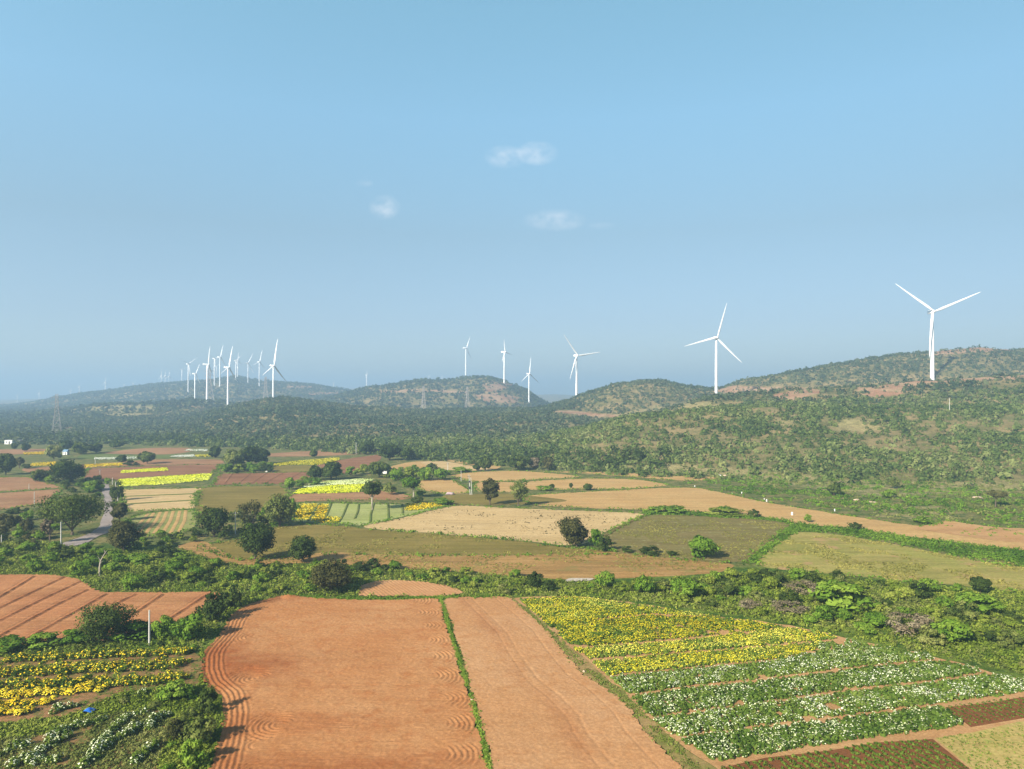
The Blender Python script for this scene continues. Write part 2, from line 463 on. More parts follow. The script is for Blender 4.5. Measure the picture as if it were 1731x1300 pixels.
M_PAST = soil_mat("yellow_green_pasture", (0.36, 0.345, 0.085), (0.45, 0.375, 0.120), (0.27, 0.30, 0.060), rows=(-0.2, 1.4), rowamp=0.4, fine=1.2, speck=((0.44, 0.27, 0.135), 0.07, 0.55, 0.75))
M_STRIP = soil_mat("orange_brown_grass", (0.460, 0.271, 0.094), (0.500, 0.309, 0.116), (0.360, 0.223, 0.071), rows=(-0.06, 1.7), rowamp=0.6, fine=1.3, speck=((0.24, 0.20, 0.06), 0.13, 0.54, 0.7))
M_GREEN = soil_mat("striped_green_crop", (0.29, 0.33, 0.085), (0.36, 0.36, 0.12), (0.42, 0.35, 0.17), rows=(R(62), 3.5), rowamp=0.45, fine=1.0)
M_PGREEN = soil_mat("pale_green_crop", (0.42, 0.47, 0.15), (0.47, 0.50, 0.20), (0.33, 0.40, 0.10), rows=(R(70), 1.8), rowamp=0.3, fine=1.2)
M_DGREEN = soil_mat("dark_green_crop", (0.130, 0.190, 0.038), (0.170, 0.209, 0.053), (0.220, 0.209, 0.075), fine=0.8)
M_SEED = soil_mat("seedling_soil", (0.220, 0.090, 0.034), (0.260, 0.109, 0.041), (0.190, 0.076, 0.026), fine=2.0)
M_DRY = soil_mat("dry_grass_ground", (0.500, 0.399, 0.128), (0.550, 0.418, 0.158), (0.360, 0.342, 0.075), fine=1.6, speck=((0.22, 0.30, 0.06), 0.5, 0.55, 0.6))
M_PATH = soil_mat("pale_earth_path", (0.560, 0.323, 0.143), (0.600, 0.370, 0.173), (0.500, 0.257, 0.105), fine=2.5)
M_PALE = soil_mat("pale_bare_ground", (0.58, 0.52, 0.44), (0.62, 0.56, 0.48), (0.45, 0.38, 0.29), fine=1.5)
M_ROAD = soil_mat("worn_asphalt", (0.37, 0.32, 0.30), (0.42, 0.36, 0.33), (0.31, 0.275, 0.26), fine=1.8, bumpd=0.03)
M_BALK = soil_mat("balk_earth", (0.42, 0.28, 0.12), (0.22, 0.22, 0.055), (0.14, 0.18, 0.035), fine=1.5, big=0.12, streak=0.2)
M_VERGE = soil_mat("red_verge", (0.40, 0.21, 0.10), (0.30, 0.19, 0.075), (0.16, 0.16, 0.04), fine=1.5, speck=((0.09, 0.13, 0.025), 0.5, 0.48, 0.7))

FIELD_POLYS = []          # world outlines, for keeping scrub off the fields
FIELD_EDGES = []
_fz = [0.02]
def flat_field(name, label, pts, mat, smooth=True, edge=True, cat="field", keep=True):
    P = polyG(pts)
    if smooth: P = smooth_poly(P, 5)
    _fz[0] += 0.0025
    # natural, slightly uneven edge
    P = [(x + (vnoise(np.array([x / 3.0]), np.array([y / 3.0]), 5)[0] - 0.5) * 0.9, y + (vnoise(np.array([x / 3.0]), np.array([y / 3.0]), 6)[0] - 0.5) * 1.6) for x, y in P]
    tris = tessellate_polygon([[Vector((x, y, 0)) for x, y in P]])
    V = np.array([(x, y, _fz[0]) for x, y in P]); F = np.array(tris)
    a, b, c_ = V[F[:, 0]], V[F[:, 1]], V[F[:, 2]]
    flip = np.cross(b - a, c_ - a)[:, 2] < 0
    F[flip] = F[flip][:, ::-1]
    o = link(name, mesh_arrays(name, V, F), None, (mat,))
    tag(o, label, cat, kind="structure")
    if keep: FIELD_POLYS.append(P)
    if edge: FIELD_EDGES.append(P)
    return o

def grid_field(name, label, pts, mat, step, hfun, tfun=None, smooth=True, cat="field"):
    """a field with real furrows: grid clipped to the outline, heights from hfun(X, Y)"""
    P = polyG(pts)
    if smooth: P = smooth_poly(P, 5)
    A = np.array(P)
    xs = np.arange(A[:, 0].min() - step, A[:, 0].max() + step * 2, step)
    ys = np.arange(A[:, 1].min() - step, A[:, 1].max() + step * 2, step)
    X, Y = np.meshgrid(xs, ys)
    Z = 0.26 + hfun(X, Y)
    cxm, cym = X[:-1, :-1] + step / 2, Y[:-1, :-1] + step / 2
    jit = (vnoise(cxm / 0.8, cym / 0.8, 4) - 0.5) * 0.7
    keep = inside(cxm + jit, cym + jit, P)
    idx = np.arange(X.size).reshape(X.shape)
    F = np.stack([idx[:-1, :-1], idx[:-1, 1:], idx[1:, 1:], idx[1:, :-1]], -1)[keep]
    used = np.unique(F); rm = np.full(X.size, -1); rm[used] = np.arange(len(used))
    V = np.stack([X, Y, Z], -1).reshape(-1, 3)[used]
    t = None if tfun is None else np.clip(tfun(V[:, 0], V[:, 1]), 0, 1)
    o = link(name, mesh_arrays(name, V, rm[F], tint=t, smooth=True), None, (mat,))
    tag(o, label, cat, kind="structure")
    FIELD_POLYS.append(P); FIELD_EDGES.append(P)
    return o

# big red ploughed field in the foreground, with headland furrows along its curved left edge
F1_LEFT = [(488, 1006.5), (441, 1017.5), (412, 1027), (391.5, 1041), (376, 1070), (352, 1097), (343, 1112), (342, 1138), (350, 1159), (371, 1177), (376, 1195), (378, 1211), (373, 1242), (365, 1274), (357, 1300), (348, 1345)]
F1_RIGHT = [(739, 1014), (749.7, 1049), (765, 1091), (781, 1148), (797, 1185), (807, 1234.6), (817.7, 1287), (830, 1345)]
F1 = F1_LEFT + F1_RIGHT[::-1] + [(666, 1016), (593, 1015), (530, 1012)]
f1l, f1r = polyG(F1_LEFT), polyG(F1_RIGHT)
f1r_y = np.array([p[1] for p in f1r])[::-1]; f1r_x = np.array([p[0] for p in f1r])[::-1]
f1l_s = smooth_poly(f1l, 4)[: 4 * (len(f1l) - 1)]
FANS = [((404, 1078), 62, 3.6), ((437, 1020), 70, 4.6), ((400, 1150), 150, 6.0), ((440, 1228), 150, 5.0), ((405, 1262), 70, 4.0), ((408, 1310), 70, 4.0)]
def f1_h(X, Y):
    d, al = seg_dist(X, Y, f1l_s)
    w = np.clip((4.3 - d) / 0.9, 0, 1)
    h = 0.105 * np.sin(2 * np.pi * (d + 0.25 * fbm(X / 1.5, Y / 1.5, 8, 2)) / 0.82 - 0.7) * w
    e = (1 - w)
    xr = np.interp(Y, f1r_y, f1r_x)
    dr = xr - X
    # turning arcs on the right side, one bundle about every 9 m
    yk = np.round((Y - 97.0) / 9.2) * 9.2 + 97.0
    cxr = xr - 6.4 + (vnoise(yk / 3, yk / 5, 2) - 0.5) * 3.0
    rr = np.hypot((X - cxr) * 1.0, (Y - yk - 1.5) * 1.05)
    ang = np.degrees(np.arctan2(Y - yk - 1.5, X - cxr))
    wa = np.clip((6.6 - rr) / 0.5, 0, 1) * np.clip((rr - 1.3) / 0.7, 0, 1) * np.clip((62 - np.abs(ang + 8)) / 25, 0, 1) * np.clip(dr / 0.5, 0, 1)
    h = h + 0.08 * np.sin(2 * np.pi * (rr + 0.5 * (fbm(X / 1.6, Y / 1.6, 18, 2) - 0.5)) / 0.8) * (0.5 + 0.8 * vnoise(X / 2.5, Y / 2.5, 19)) * wa * e
    for (p, a, r0) in FANS:
        cx, cy = G(*p)
        q = np.hypot(X - cx - 3.0, Y - cy)
        wq = np.clip((r0 - np.abs(q - 3.2) * 1.7) / 1.0, 0, 1) * np.clip((a - np.abs(np.degrees(np.arctan2(Y - cy, -(X - cx - 3.0))))) / 20, 0, 1)
        wq = wq * (np.hypot(X - cx, Y - cy) < r0)
        h = h + 0.085 * np.sin(2 * np.pi * (q + 0.4 * (fbm(X / 1.6, Y / 1.6, 14, 2) - 0.5)) / 0.78) * wq * e
    h = h + 0.09 * (fbm(X / 0.45, Y / 0.45, 91, 2) - 0.5) * e + e * (0.010 * np.sin(2 * np.pi * (Y + 0.15 * np.sin(X / 7)) / 0.62) * (0.3 + vnoise(X / 9, Y / 4, 12)))
    return h + 0.05 * (fbm(X / 0.7, Y / 0.7, 21, 3) - 0.5) + 0.10 * (fbm(X / 8, Y / 8, 31, 2) - 0.5)
def blob(X, Y, px, py, rx, ry):
    cx, cy = G(px, py)
    return np.exp(-((X - cx) / rx) ** 2 - ((Y - cy) / ry) ** 2)
def f1_t(X, Y):
    d, _ = seg_dist(X, Y, f1l_s)
    t = 0.85 * blob(X, Y, 430, 1128, 11, 8) + 0.7 * blob(X, Y, 620, 1295, 22, 3.5) + 0.5 * blob(X, Y, 520, 1225, 14, 4) + 0.5 * blob(X, Y, 520, 1012, 14, 4)
    t = t + 0.8 * blob(X, Y, 350, 1125, 5, 14) + 0.3 * np.exp(-((d - 2) / 3) ** 2)
    return t * (0.55 + 0.9 * fbm(X / 3, Y / 1.6, 40, 3)) - 0.05
grid_field("ploughed_field", "large red ploughed field with curved furrows along its wavy left edge", F1, M_RED, 0.2, f1_h, f1_t)

F2 = [(753.6, 1013.6), (763, 1051.5), (786, 1130), (802, 1185), (820, 1247.6), (832, 1300), (843, 1345), (1195, 1345), (1150, 1300), (1133, 1282), (1087, 1234.6), (1066, 1203), (1021.6, 1164), (985, 1140), (948, 1098.6), (922, 1064.6), (888, 1036), (857, 1011)]
f2r = polyG([(857, 1011), (888, 1036), (922, 1064.6), (948, 1098.6), (985, 1140), (1021.6, 1164), (1066, 1203), (1087, 1234.6), (1133, 1282), (1195, 1345)])
def f2_h(X, Y):
    d, al = seg_dist(X, Y, f2r)
    k = vnoise(np.floor(d / 1.9) * 1.7, np.floor(d / 1.9) * 0 + 3.1, 5)
    line = np.exp(-(((d + 0.05 * vnoise(Y / 6, Y * 0, 3)) % 1.9 - 0.95) / 0.16) ** 2) * (k > 0.62)
    return -0.06 * line + 0.07 * (fbm(X / 0.45, Y / 0.45, 95, 2) - 0.5) + 0.006 * np.sin(2 * np.pi * d / 0.6) + 0.045 * (fbm(X / 0.7, Y / 0.7, 23, 3) - 0.5) + 0.08 * (fbm(X / 7, Y / 7, 33, 2) - 0.5)
def f2_t(X, Y):
    d, al = seg_dist(X, Y, f2r)
    return 0.55 * np.exp(-((d - 11) / 2.0) ** 2) * fbm(X / 3, Y / 6, 44, 3) + 0.5 * (fbm(X / 5, Y / 9, 47, 3) - 0.55)
grid_field("raked_field", "pale red raked field with faint tracks running toward the drone", F2, M_RED2, 0.2, f2_h, f2_t)

FL = [(-120, 975), (0, 972.5), (78, 972.5), (118, 977), (141, 985), (154, 994), (172.6, 1002), (209, 1002.5), (287.6, 1003), (371, 1003), (342.6, 1033), (300.7, 1051.5), (261.5, 1066), (190, 1082), (131, 1088), (39, 1092), (0, 1097), (-140, 1110)]
BUNDS = [[(-60, 1046), (0, 1009.7), (30, 992), (56, 975.7)], [(-60, 1060), (0, 1028.5), (107, 977)], [(-60, 1078), (0, 1050), (70, 1015), (136, 984)], [(-40, 1095), (0, 1076), (97, 1023), (146, 999)], [(20, 1094), (39, 1085), (110, 1045), (178, 1006)], [(100, 1085), (131, 1068), (204, 1017.5), (227, 1007)], [(215, 1046), (227.5, 1038), (273, 1007)], [(270, 1057), (284, 1049), (350, 1006)]]
bundsG = [polyG(b) for b in BUNDS]
def fl_h(X, Y):
    h = 0.05 * np.sin(2 * np.pi * (Y + 0.2 * np.sin(X / 11) - 0.02 * X) / 1.02) + 0.05 * (fbm(X / 0.8, Y / 0.8, 25, 3) - 0.5)
    for b in bundsG:
        d, al = seg_dist(X, Y, b)
        w = 0.22 + 0.16 * vnoise(al / 1.3, al * 0, 7)
        h = h + (0.27 * np.exp(-(d / w) ** 2) - 0.10 * np.exp(-((d - 0.9) / 0.35) ** 2)) * (0.6 + 0.6 * vnoise(al / 2.0, al * 0 + 4, 9))
    return h
def fl_t(X, Y):
    t = np.zeros(X.shape)
    for b in bundsG:
        d, al = seg_dist(X, Y, b)
        t = np.maximum(t, 0.55 * np.exp(-(d / 0.6) ** 2))
    return t
grid_field("drilled_field", "red field crossed by dark diagonal bunds beyond the shrubs at left", FL, M_REDL, 0.25, fl_h, fl_t)

F3 = [(606, 1003), (610, 992), (630, 985), (658, 982), (708, 984), (753, 991), (783, 1003), (745, 1009), (680, 1009), (613, 1009)]
def f3_h(X, Y):
    u = X * 0.86 + Y * 0.5
    return 0.055 * np.sin(2 * np.pi * (u + 0.3 * vnoise(X / 3, Y / 3, 2)) / 0.95) + 0.04 * (fbm(X / 0.8, Y / 0.8, 26, 3) - 0.5)
grid_field("small_ploughed_field", "small pale red ploughed patch in the thicket behind the large red field", F3, M_RED2, 0.25, f3_h)

# middle distance
flat_field("grass_field", "long olive green grass field behind the thicket, in front of the cream stubble", [(345, 925), (400, 911), (468, 890), (533, 887.5), (593, 890), (620, 895), (733, 902), (866, 914), (963, 926), (1041, 932), (1030, 938), (991, 937), (866, 941), (733, 939), (633, 939), (545, 936), (480, 944), (400, 946)], M_OLIVE)
flat_field("stubble_strip", "orange brown strip of dry grass just behind the thicket", [(300, 925), (345, 916), (400, 944), (480, 942), (545, 934), (633, 937), (733, 938), (866, 939), (991, 934), (1041, 933), (1116, 942), (1216, 950), (1241, 957), (1213, 968), (1130, 974), (1041, 978), (920, 978), (800, 970), (640, 958), (520, 952), (400, 955)], M_STRIP, edge=False)
flat_field("stubble_field", "large cream coloured stubble field with dark specks", [(613, 890), (683, 875), (740, 860), (783, 855), (866, 859), (1016, 865), (1088, 870), (1016, 902), (1001, 915), (966, 922), (866, 913), (733, 901), (683, 899)], M_CREAM)
flat_field("crop_field", "grey green crop field with the round green bush at its lower edge", [(1091, 872), (1166, 872), (1241, 876), (1299, 880), (1338, 888), (1299, 917), (1266, 946), (1216, 951), (1116, 942), (1041, 932), (1021, 907)], M_GREY)
flat_field("pasture", "yellow green pasture at right, between the weedy bank and the thicket", [(1349, 900), (1420, 904), (1499, 918), (1624, 942), (1731, 958), (2100, 970), (2100, 1015), (1731, 1001), (1624, 990), (1524, 982), (1374, 967), (1299, 960), (1280, 950), (1310, 922)], M_PAST)
flat_field("stubble_field", "long tan field that narrows to the right behind the bushy bank", [(885, 845), (900, 837), (1041, 829), (1116, 825), (1178, 825), (1216, 832), (1299, 850), (1424, 870), (1561, 890), (1599, 880), (1699, 892), (2100, 905), (2100, 945), (1731, 931), (1599, 914), (1499, 903), (1449, 893), (1374, 888), (1299, 875), (1178, 865), (1091, 862), (991, 859), (903, 854)], M_TAN)
flat_field("stubble_field", "tan field of three strips behind the two lone trees", [(893, 814), (993, 809), (1078, 811), (1128, 820), (1078, 825), (991, 827), (898, 828), (870, 826)], M_TAN)
flat_field("stubble_field", "narrow tan field left of the three strip field", [(763, 803), (810, 798), (866, 796), (920, 799), (980, 806), (893, 811), (803, 815)], M_TAN)
flat_field("stubble_field", "farthest long tan field below the scrub hillside", [(911, 797), (1041, 798), (1166, 805), (1228, 807), (1191, 812), (1141, 812), (1066, 806), (986, 800)], M_TAN)
flat_field("stubble_field", "tan four sided field right of the pale trunked tree", [(708, 826), (710, 812), (760, 810), (792, 829), (790, 833), (753, 835)], M_TAN)
flat_field("stubble_field", "tan patch behind the broad leaved lone tree", [(805, 816), (868, 815), (880, 824), (868, 832), (810, 831)], M_TAN)
flat_field("grass_strip", "olive green grass strip under the two lone trees", [(752, 838), (810, 835), (866, 835), (960, 846), (885, 853), (780, 853), (745, 850)], M_OLIVE, edge=False)
flat_field("bare_field", "pinkish brown bare strip below the bright yellow flower field", [(492, 836), (608, 832), (650, 829), (683, 836), (700, 840), (672, 845), (560, 846), (497, 848)], M_PINK)
flat_field("crop_field", "pale green plots with dark dividing furrows", [(497, 876), (507, 852), (560, 851), (683, 853), (742, 851), (750, 857), (683, 873), (613, 888), (573, 885), (495, 881)], M_PGREEN)
flat_field("stubble_field", "cream stubble field of three strips right of the road", [(205, 828), (340, 825), (329, 860), (212, 865)], M_CREAM, smooth=False)
flat_field("crop_field", "pale green striped field with curving rows right of the road", [(217, 880), (250, 868), (325, 862), (328, 890), (300, 903), (232, 905)], M_GREEN)
flat_field("stubble_field", "dull tan field behind the cluster of dark trees", [(342, 825), (433, 822), (478, 822), (490, 838), (470, 850), (440, 866), (395, 868), (333, 866)], M_OLIVE)
flat_field("bare_field", "reddish brown field crossed by dark ridges", [(360, 820), (371, 801), (433, 800), (525, 798), (530, 808), (478, 818), (420, 818)], M_BROWN, smooth=False)
flat_field("bare_field", "pinkish bare field left of the road, farther half", [(-120, 806), (0, 807), (50, 807), (108, 825), (0, 832), (-120, 834)], M_PINK, smooth=False)
flat_field("bare_field", "pinkish bare field left of the road, nearer half", [(-120, 836), (0, 833.5), (106, 826.5), (80, 850), (0, 862), (-120, 866)], M_PINK, smooth=False)
flat_field("bare_field", "brown bare field around the two yellow flower strips", [(137, 813), (150, 792), (250, 788), (370, 785), (368, 793), (358, 802), (275, 806), (200, 812)], M_BROWN, smooth=False)
flat_field("bare_field", "pale brown field between the yellow strips near the far trees", [(40, 792), (150, 785), (260, 777), (365, 777), (372, 784), (250, 787), (150, 791), (60, 800)], M_PINK, edge=False)
flat_field("crop_field", "dark green far field behind the lone round tree", [(135, 776), (142, 767), (200, 768), (232, 769), (300, 768), (290, 774), (232, 775)], M_DGREEN, edge=False)
flat_field("bare_field", "pinkish far field below the scrub at left", [(172, 766), (240, 758), (312, 757), (328, 762), (287, 768), (230, 768)], M_PINK, edge=False)
flat_field("bare_field", "pinkish strip at the left edge near the white house", [(-100, 762), (0, 760), (76, 759), (76, 764), (0, 770), (-100, 772)], M_PINK, edge=False)
flat_field("bare_field", "pinkish field at the foot of the scrub hill", [(455, 767), (540, 762), (640, 760), (603, 768), (540, 771), (456, 772)], M_PINK, edge=False)
flat_field("bare_field", "reddish brown field left of the dark tree clump", [(536, 787), (573, 778), (640, 769), (641, 778), (600, 800), (580, 801), (560, 800)], M_BROWN, edge=False)
flat_field("grass_strip", "dull green strip behind the reddish brown field", [(455, 797), (470, 788), (538, 788), (545, 796), (525, 798)], M_OLIVE, edge=False)
flat_field("stubble_field", "small tan field behind the green hedge", [(663, 788), (690, 782), (716, 780), (722, 788), (700, 793), (665, 793)], M_TAN, edge=False)
flat_field("stubble_field", "pale tan field behind the hedge, in front of the orange strip", [(710, 782), (742, 779), (800, 788), (832, 794), (795, 796), (745, 793)], M_CREAM, edge=False)
flat_field("bare_field", "orange tan strip at the foot of the scrub, near a dark tree", [(743, 776), (793, 772), (845, 784), (838, 793), (800, 787)], M_TAN, edge=False)
flat_field("bare_ground", "pale sandy ground with scattered weeds at the right edge", [(1545, 893), (1610, 884), (1700, 893), (2100, 906), (2100, 930), (1731, 918), (1620, 905)], M_PATH, edge=False)
flat_field("bare_ground", "pale bare patch beside the stubble strip behind the thicket", [(958, 980), (966, 977), (1002, 977.5), (996, 982), (962, 983)], M_PALE, edge=False)

# flower plots: earth underlay, then plants further down
YB = [(868, 1012), (975, 1009), (1078, 1021), (1157, 1034), (1235, 1045), (1288, 1051), (1366, 1064), (1420, 1077), (1482, 1090), (1560, 1106), (1652, 1130), (1731, 1148), (2100, 1180), (2100, 1345), (1255, 1345), (1206, 1297), (1138, 1251), (1102, 1217), (1061, 1177), (1024, 1147), (995, 1119), (964, 1096), (935, 1072), (899, 1038)]
flat_field("flower_field_soil", "sandy earth under the yellow and white flower beds at right", YB, M_PATH)
flat_field("seedling_bed", "dark red seedling bed at the right edge between two earth paths", [(1592, 1195), (1680, 1186), (1731, 1178), (2100, 1160), (2100, 1200), (1731, 1216), (1636, 1228)], M_SEED, smooth=False, edge=False)
flat_field("seedling_bed", "dark red seedling bed at the bottom edge below the white flowers", [(1212, 1297), (1299, 1284), (1400, 1268), (1482, 1256), (1573, 1250), (1634, 1300), (1690, 1345), (1260, 1345)], M_SEED, smooth=False, edge=False)
flat_field("dry_grass", "yellowish dry grass plot in the lower right corner", [(1578, 1249), (1640, 1236), (1731, 1224), (2100, 1205), (2100, 1345), (1697, 1345), (1640, 1300)], M_DRY, smooth=False, edge=False)
flat_field("flower_field_soil", "reddish earth under the marigold rows in the lower left", [(-140, 1108), (20, 1112), (150, 1108), (332, 1102), (334, 1150), (322, 1165), (200, 1175), (110, 1210), (-60, 1230), (-150, 1235)], M_VERGE)
flat_field("flower_field_soil", "brown earth under the white flower bushes in the bottom left corner", [(-120, 1262), (60, 1246), (150, 1215), (230, 1203), (290, 1210), (280, 1260), (262, 1300), (255, 1345), (-160, 1345)], M_VERGE)

flat_field("grass_balk", "worn dry earth of the balk between the raked field and the flower beds", [(857, 1010), (868, 1010), (900, 1036), (936, 1072), (966, 1098), (996, 1120), (1026, 1149), (1063, 1179), (1104, 1219), (1140, 1253), (1208, 1299), (1258, 1346), (1194, 1346), (1150, 1300), (1118, 1268), (1087, 1236), (1066, 1205), (1021, 1165), (984, 1141), (947, 1100), (921, 1066), (887, 1037)], M_BALK, edge=False)

# road
ROAD = [(96, 922), (125, 912), (155, 900), (170, 885), (177, 860), (176, 845), (172, 826), (174, 818), (183, 818), (187, 838), (190, 850), (191, 866), (190, 887), (183, 900), (160, 910), (145, 919), (118, 924)]
flat_field("road", "narrow grey country road running past the spreading roadside tree", ROAD, M_ROAD, edge=False, cat="road")

# ------------------------------------------------------------------ foliage materials
LM_TREE = leaf_mat("tree_leaves", (0.028, 0.046, 0.011), (0.054, 0.082, 0.017), (0.115, 0.145, 0.032))
LM_BROWN = leaf_mat("brownish_leaves", (0.040, 0.045, 0.014), (0.075, 0.075, 0.024), (0.120, 0.114, 0.038))
LM_GREEN = leaf_mat("fresh_leaves", (0.056, 0.115, 0.013), (0.125, 0.215, 0.022), (0.230, 0.320, 0.042))
LM_LIGHT = leaf_mat("yellow_green_leaves", (0.085, 0.130, 0.016), (0.175, 0.225, 0.028), (0.300, 0.330, 0.060))
LM_GREY = leaf_mat("grey_green_leaves", (0.085, 0.112, 0.028), (0.155, 0.180, 0.042), (0.260, 0.265, 0.080))
LM_DRY = leaf_mat("dry_twigs", (0.110, 0.085, 0.050), (0.180, 0.140, 0.085), (0.250, 0.205, 0.130), trans=0.1)
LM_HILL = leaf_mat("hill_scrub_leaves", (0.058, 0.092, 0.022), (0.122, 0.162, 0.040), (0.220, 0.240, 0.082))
LM_CROP = leaf_mat("flower_plant_leaves", (0.060, 0.105, 0.015), (0.110, 0.170, 0.022), (0.190, 0.240, 0.042))
LM_STRAW = leaf_mat("straw_blades", (0.20, 0.19, 0.045), (0.33, 0.29, 0.075), (0.43, 0.37, 0.12))
LM_GRASS = leaf_mat("grass_blades", (0.080, 0.125, 0.020), (0.150, 0.205, 0.030), (0.260, 0.270, 0.070))
PM_YEL = leaf_mat("yellow_petals", (0.600, 0.360, 0.015), (0.780, 0.550, 0.020), (0.840, 0.680, 0.070), trans=0.2)
PM_LEM = leaf_mat("lemon_petals", (0.520, 0.410, 0.020), (0.690, 0.580, 0.030), (0.790, 0.720, 0.120), trans=0.2)
PM_WHT = leaf_mat("white_petals", (0.55, 0.56, 0.40), (0.74, 0.75, 0.62), (0.85, 0.85, 0.76), trans=0.2)
PM_CRM = leaf_mat("cream_petals", (0.50, 0.52, 0.26), (0.70, 0.72, 0.44), (0.82, 0.82, 0.62), trans=0.2)
PM_LIME = leaf_mat("lime_yellow_petals", (0.66, 0.66, 0.02), (0.82, 0.84, 0.03), (0.88, 0.90, 0.14), trans=0.2)
PM_PLIM = leaf_mat("pale_lime_petals", (0.60, 0.66, 0.22), (0.76, 0.82, 0.36), (0.85, 0.87, 0.55), trans=0.2)
LM_BED = leaf_mat("bed_leaves", (0.052, 0.095, 0.014), (0.100, 0.160, 0.024), (0.180, 0.235, 0.045))
M_BARK = plain("bark", (0.16, 0.12, 0.085), 0.9, 0.1, 0.5, 3.0)
M_PBARK = plain("pale_bark", (0.42, 0.36, 0.28), 0.9, 0.1, 0.4, 3.0)
M_CONC = plain("weathered_concrete", (0.56, 0.53, 0.48), 0.85, 0.2, 0.2, 2.0)
M_WHITE = plain("white_turbine_paint", (0.74, 0.74, 0.74), 0.45, 0.4, 0.04, 0.2)
M_STEEL = plain("galvanised_steel", (0.36, 0.32, 0.29), 0.6, 0.4, 0.2, 0.5)
M_DARK = plain("dark_metal", (0.07, 0.07, 0.075), 0.6, 0.4, 0.2, 2.0)
M_WALL = plain("whitewashed_wall", (0.78, 0.76, 0.72), 0.9, 0.1, 0.12, 1.0)
M_ROOFB = plain("blue_sheet_roof", (0.30, 0.48, 0.66), 0.5, 0.4, 0.2, 0.8)
M_ROOFT = plain("brown_tile_roof", (0.36, 0.22, 0.15), 0.9, 0.1, 0.3, 1.5)
M_GREYR = plain("grey_roof", (0.42, 0.40, 0.38), 0.9, 0.1, 0.2, 1.0)
M_TARP = plain("blue_plastic", (0.02, 0.13, 0.50), 0.4, 0.5, 0.15, 3.0)
M_STONE = plain("pale_stone", (0.55, 0.40, 0.28), 0.9, 0.1, 0.3, 1.5)
M_CLOTH = plain("pale_pink_cloth", (0.42, 0.31, 0.33), 0.9, 0.1, 0.3, 1.0)

# ------------------------------------------------------------------ plants
def crown_arrays(w, h, seed, clumps=38, leaves=46, leaf=0.30, flat=1.0, lean=0.0, hollow=0.5, spread=0.24):
    """leaf clumps through an uneven crown of width w and height h, bottom at z=0"""
    g = np.random.default_rng(seed)
    d = g.normal(size=(clumps, 3)); d /= np.linalg.norm(d, axis=1, keepdims=True)
    r = g.uniform(hollow, 1.0, (clumps, 1)) ** 0.6
    lob = 0.86 + 0.22 * np.sin(3 * np.arctan2(d[:, 1], d[:, 0]) + seed)[:, None] * g.uniform(0.3, 1, (clumps, 1)) + 0.14 * np.sin(5 * d[:, 2] + 2 * d[:, 0] + seed * 1.7)[:, None]
    d[:, 2] = np.where(d[:, 2] < -0.9, -0.9, d[:, 2])
    P = d * r * lob
    cz = P[:, 2] * 0.5 * h * 0.80 * flat + h * 0.5
    K = np.stack([P[:, 0] * w * 0.43 + lean * (cz - h * 0.5), P[:, 1] * w * 0.43, cz], 1)
    tintc = g.uniform(0.15, 0.85, clumps)
    e = g.normal(size=(clumps, leaves, 3)); e /= np.linalg.norm(e, axis=2, keepdims=True)
    rad = (spread * g.uniform(0.65, 1.25, (clumps, 1, 1))) * np.array([w * 0.5, w * 0.5, min(h, w) * 0.42])
    C = (K[:, None, :] + e * rad * g.uniform(0.55, 1.0, (clumps, leaves, 1))).reshape(-1, 3)
    C[:, 2] = np.clip(C[:, 2], 0.02 * h, None)
    ctr = np.array([0, 0, h * 0.4])
    N = e.reshape(-1, 3) * 0.7 + (C - ctr) / max(w, h) * 0.9 + g.normal(size=C.shape) * 0.32 + np.array([0, 0, 0.25])
    t = np.repeat(tintc, leaves) + g.normal(size=len(C)) * 0.12
    S = leaf * g.uniform(0.6, 1.25, len(C))
    V, F = leaf_quads(C, N, S, 0.62, seed)
    return V, F, np.repeat(t, 4)

def tube(bm, pts, radii, sides=7):
    prev = None
    for i, (p, r) in enumerate(zip(pts, radii)):
        p = Vector(p)
        a = (Vector(pts[min(i + 1, len(pts) - 1)]) - Vector(pts[max(i - 1, 0)])).normalized()
        q = a.to_track_quat('Z', 'Y')
        ring = [bm.verts.new(p + q @ Vector((math.cos(2 * math.pi * k / sides) * r, math.sin(2 * math.pi * k / sides) * r, 0))) for k in range(sides)]
        if prev:
            for k in range(sides):
                bm.faces.new((prev[k], prev[(k + 1) % sides], ring[(k + 1) % sides], ring[k]))
        else:
            bm.faces.new(ring[::-1])
        prev = ring
    bm.faces.new(prev)

def box(bm, c, s, rot=None):
    r = bmesh.ops.create_cube(bm, size=1.0)["verts"]
    for v in r:
        v.co = Vector((v.co.x * s[0], v.co.y * s[1], v.co.z * s[2]))
        if rot: v.co = rot @ v.co
        v.co += Vector(c)
    return r

def bm_obj(name, bm, mat, parent=None, smooth=False):
    bmesh.ops.recalc_face_normals(bm, faces=bm.faces)
    me = bpy.data.meshes.new(name); bm.to_mesh(me); bm.free()
    if smooth:
        for p in me.polygons: p.use_smooth = True
    return link(name, me, parent, (mat,))

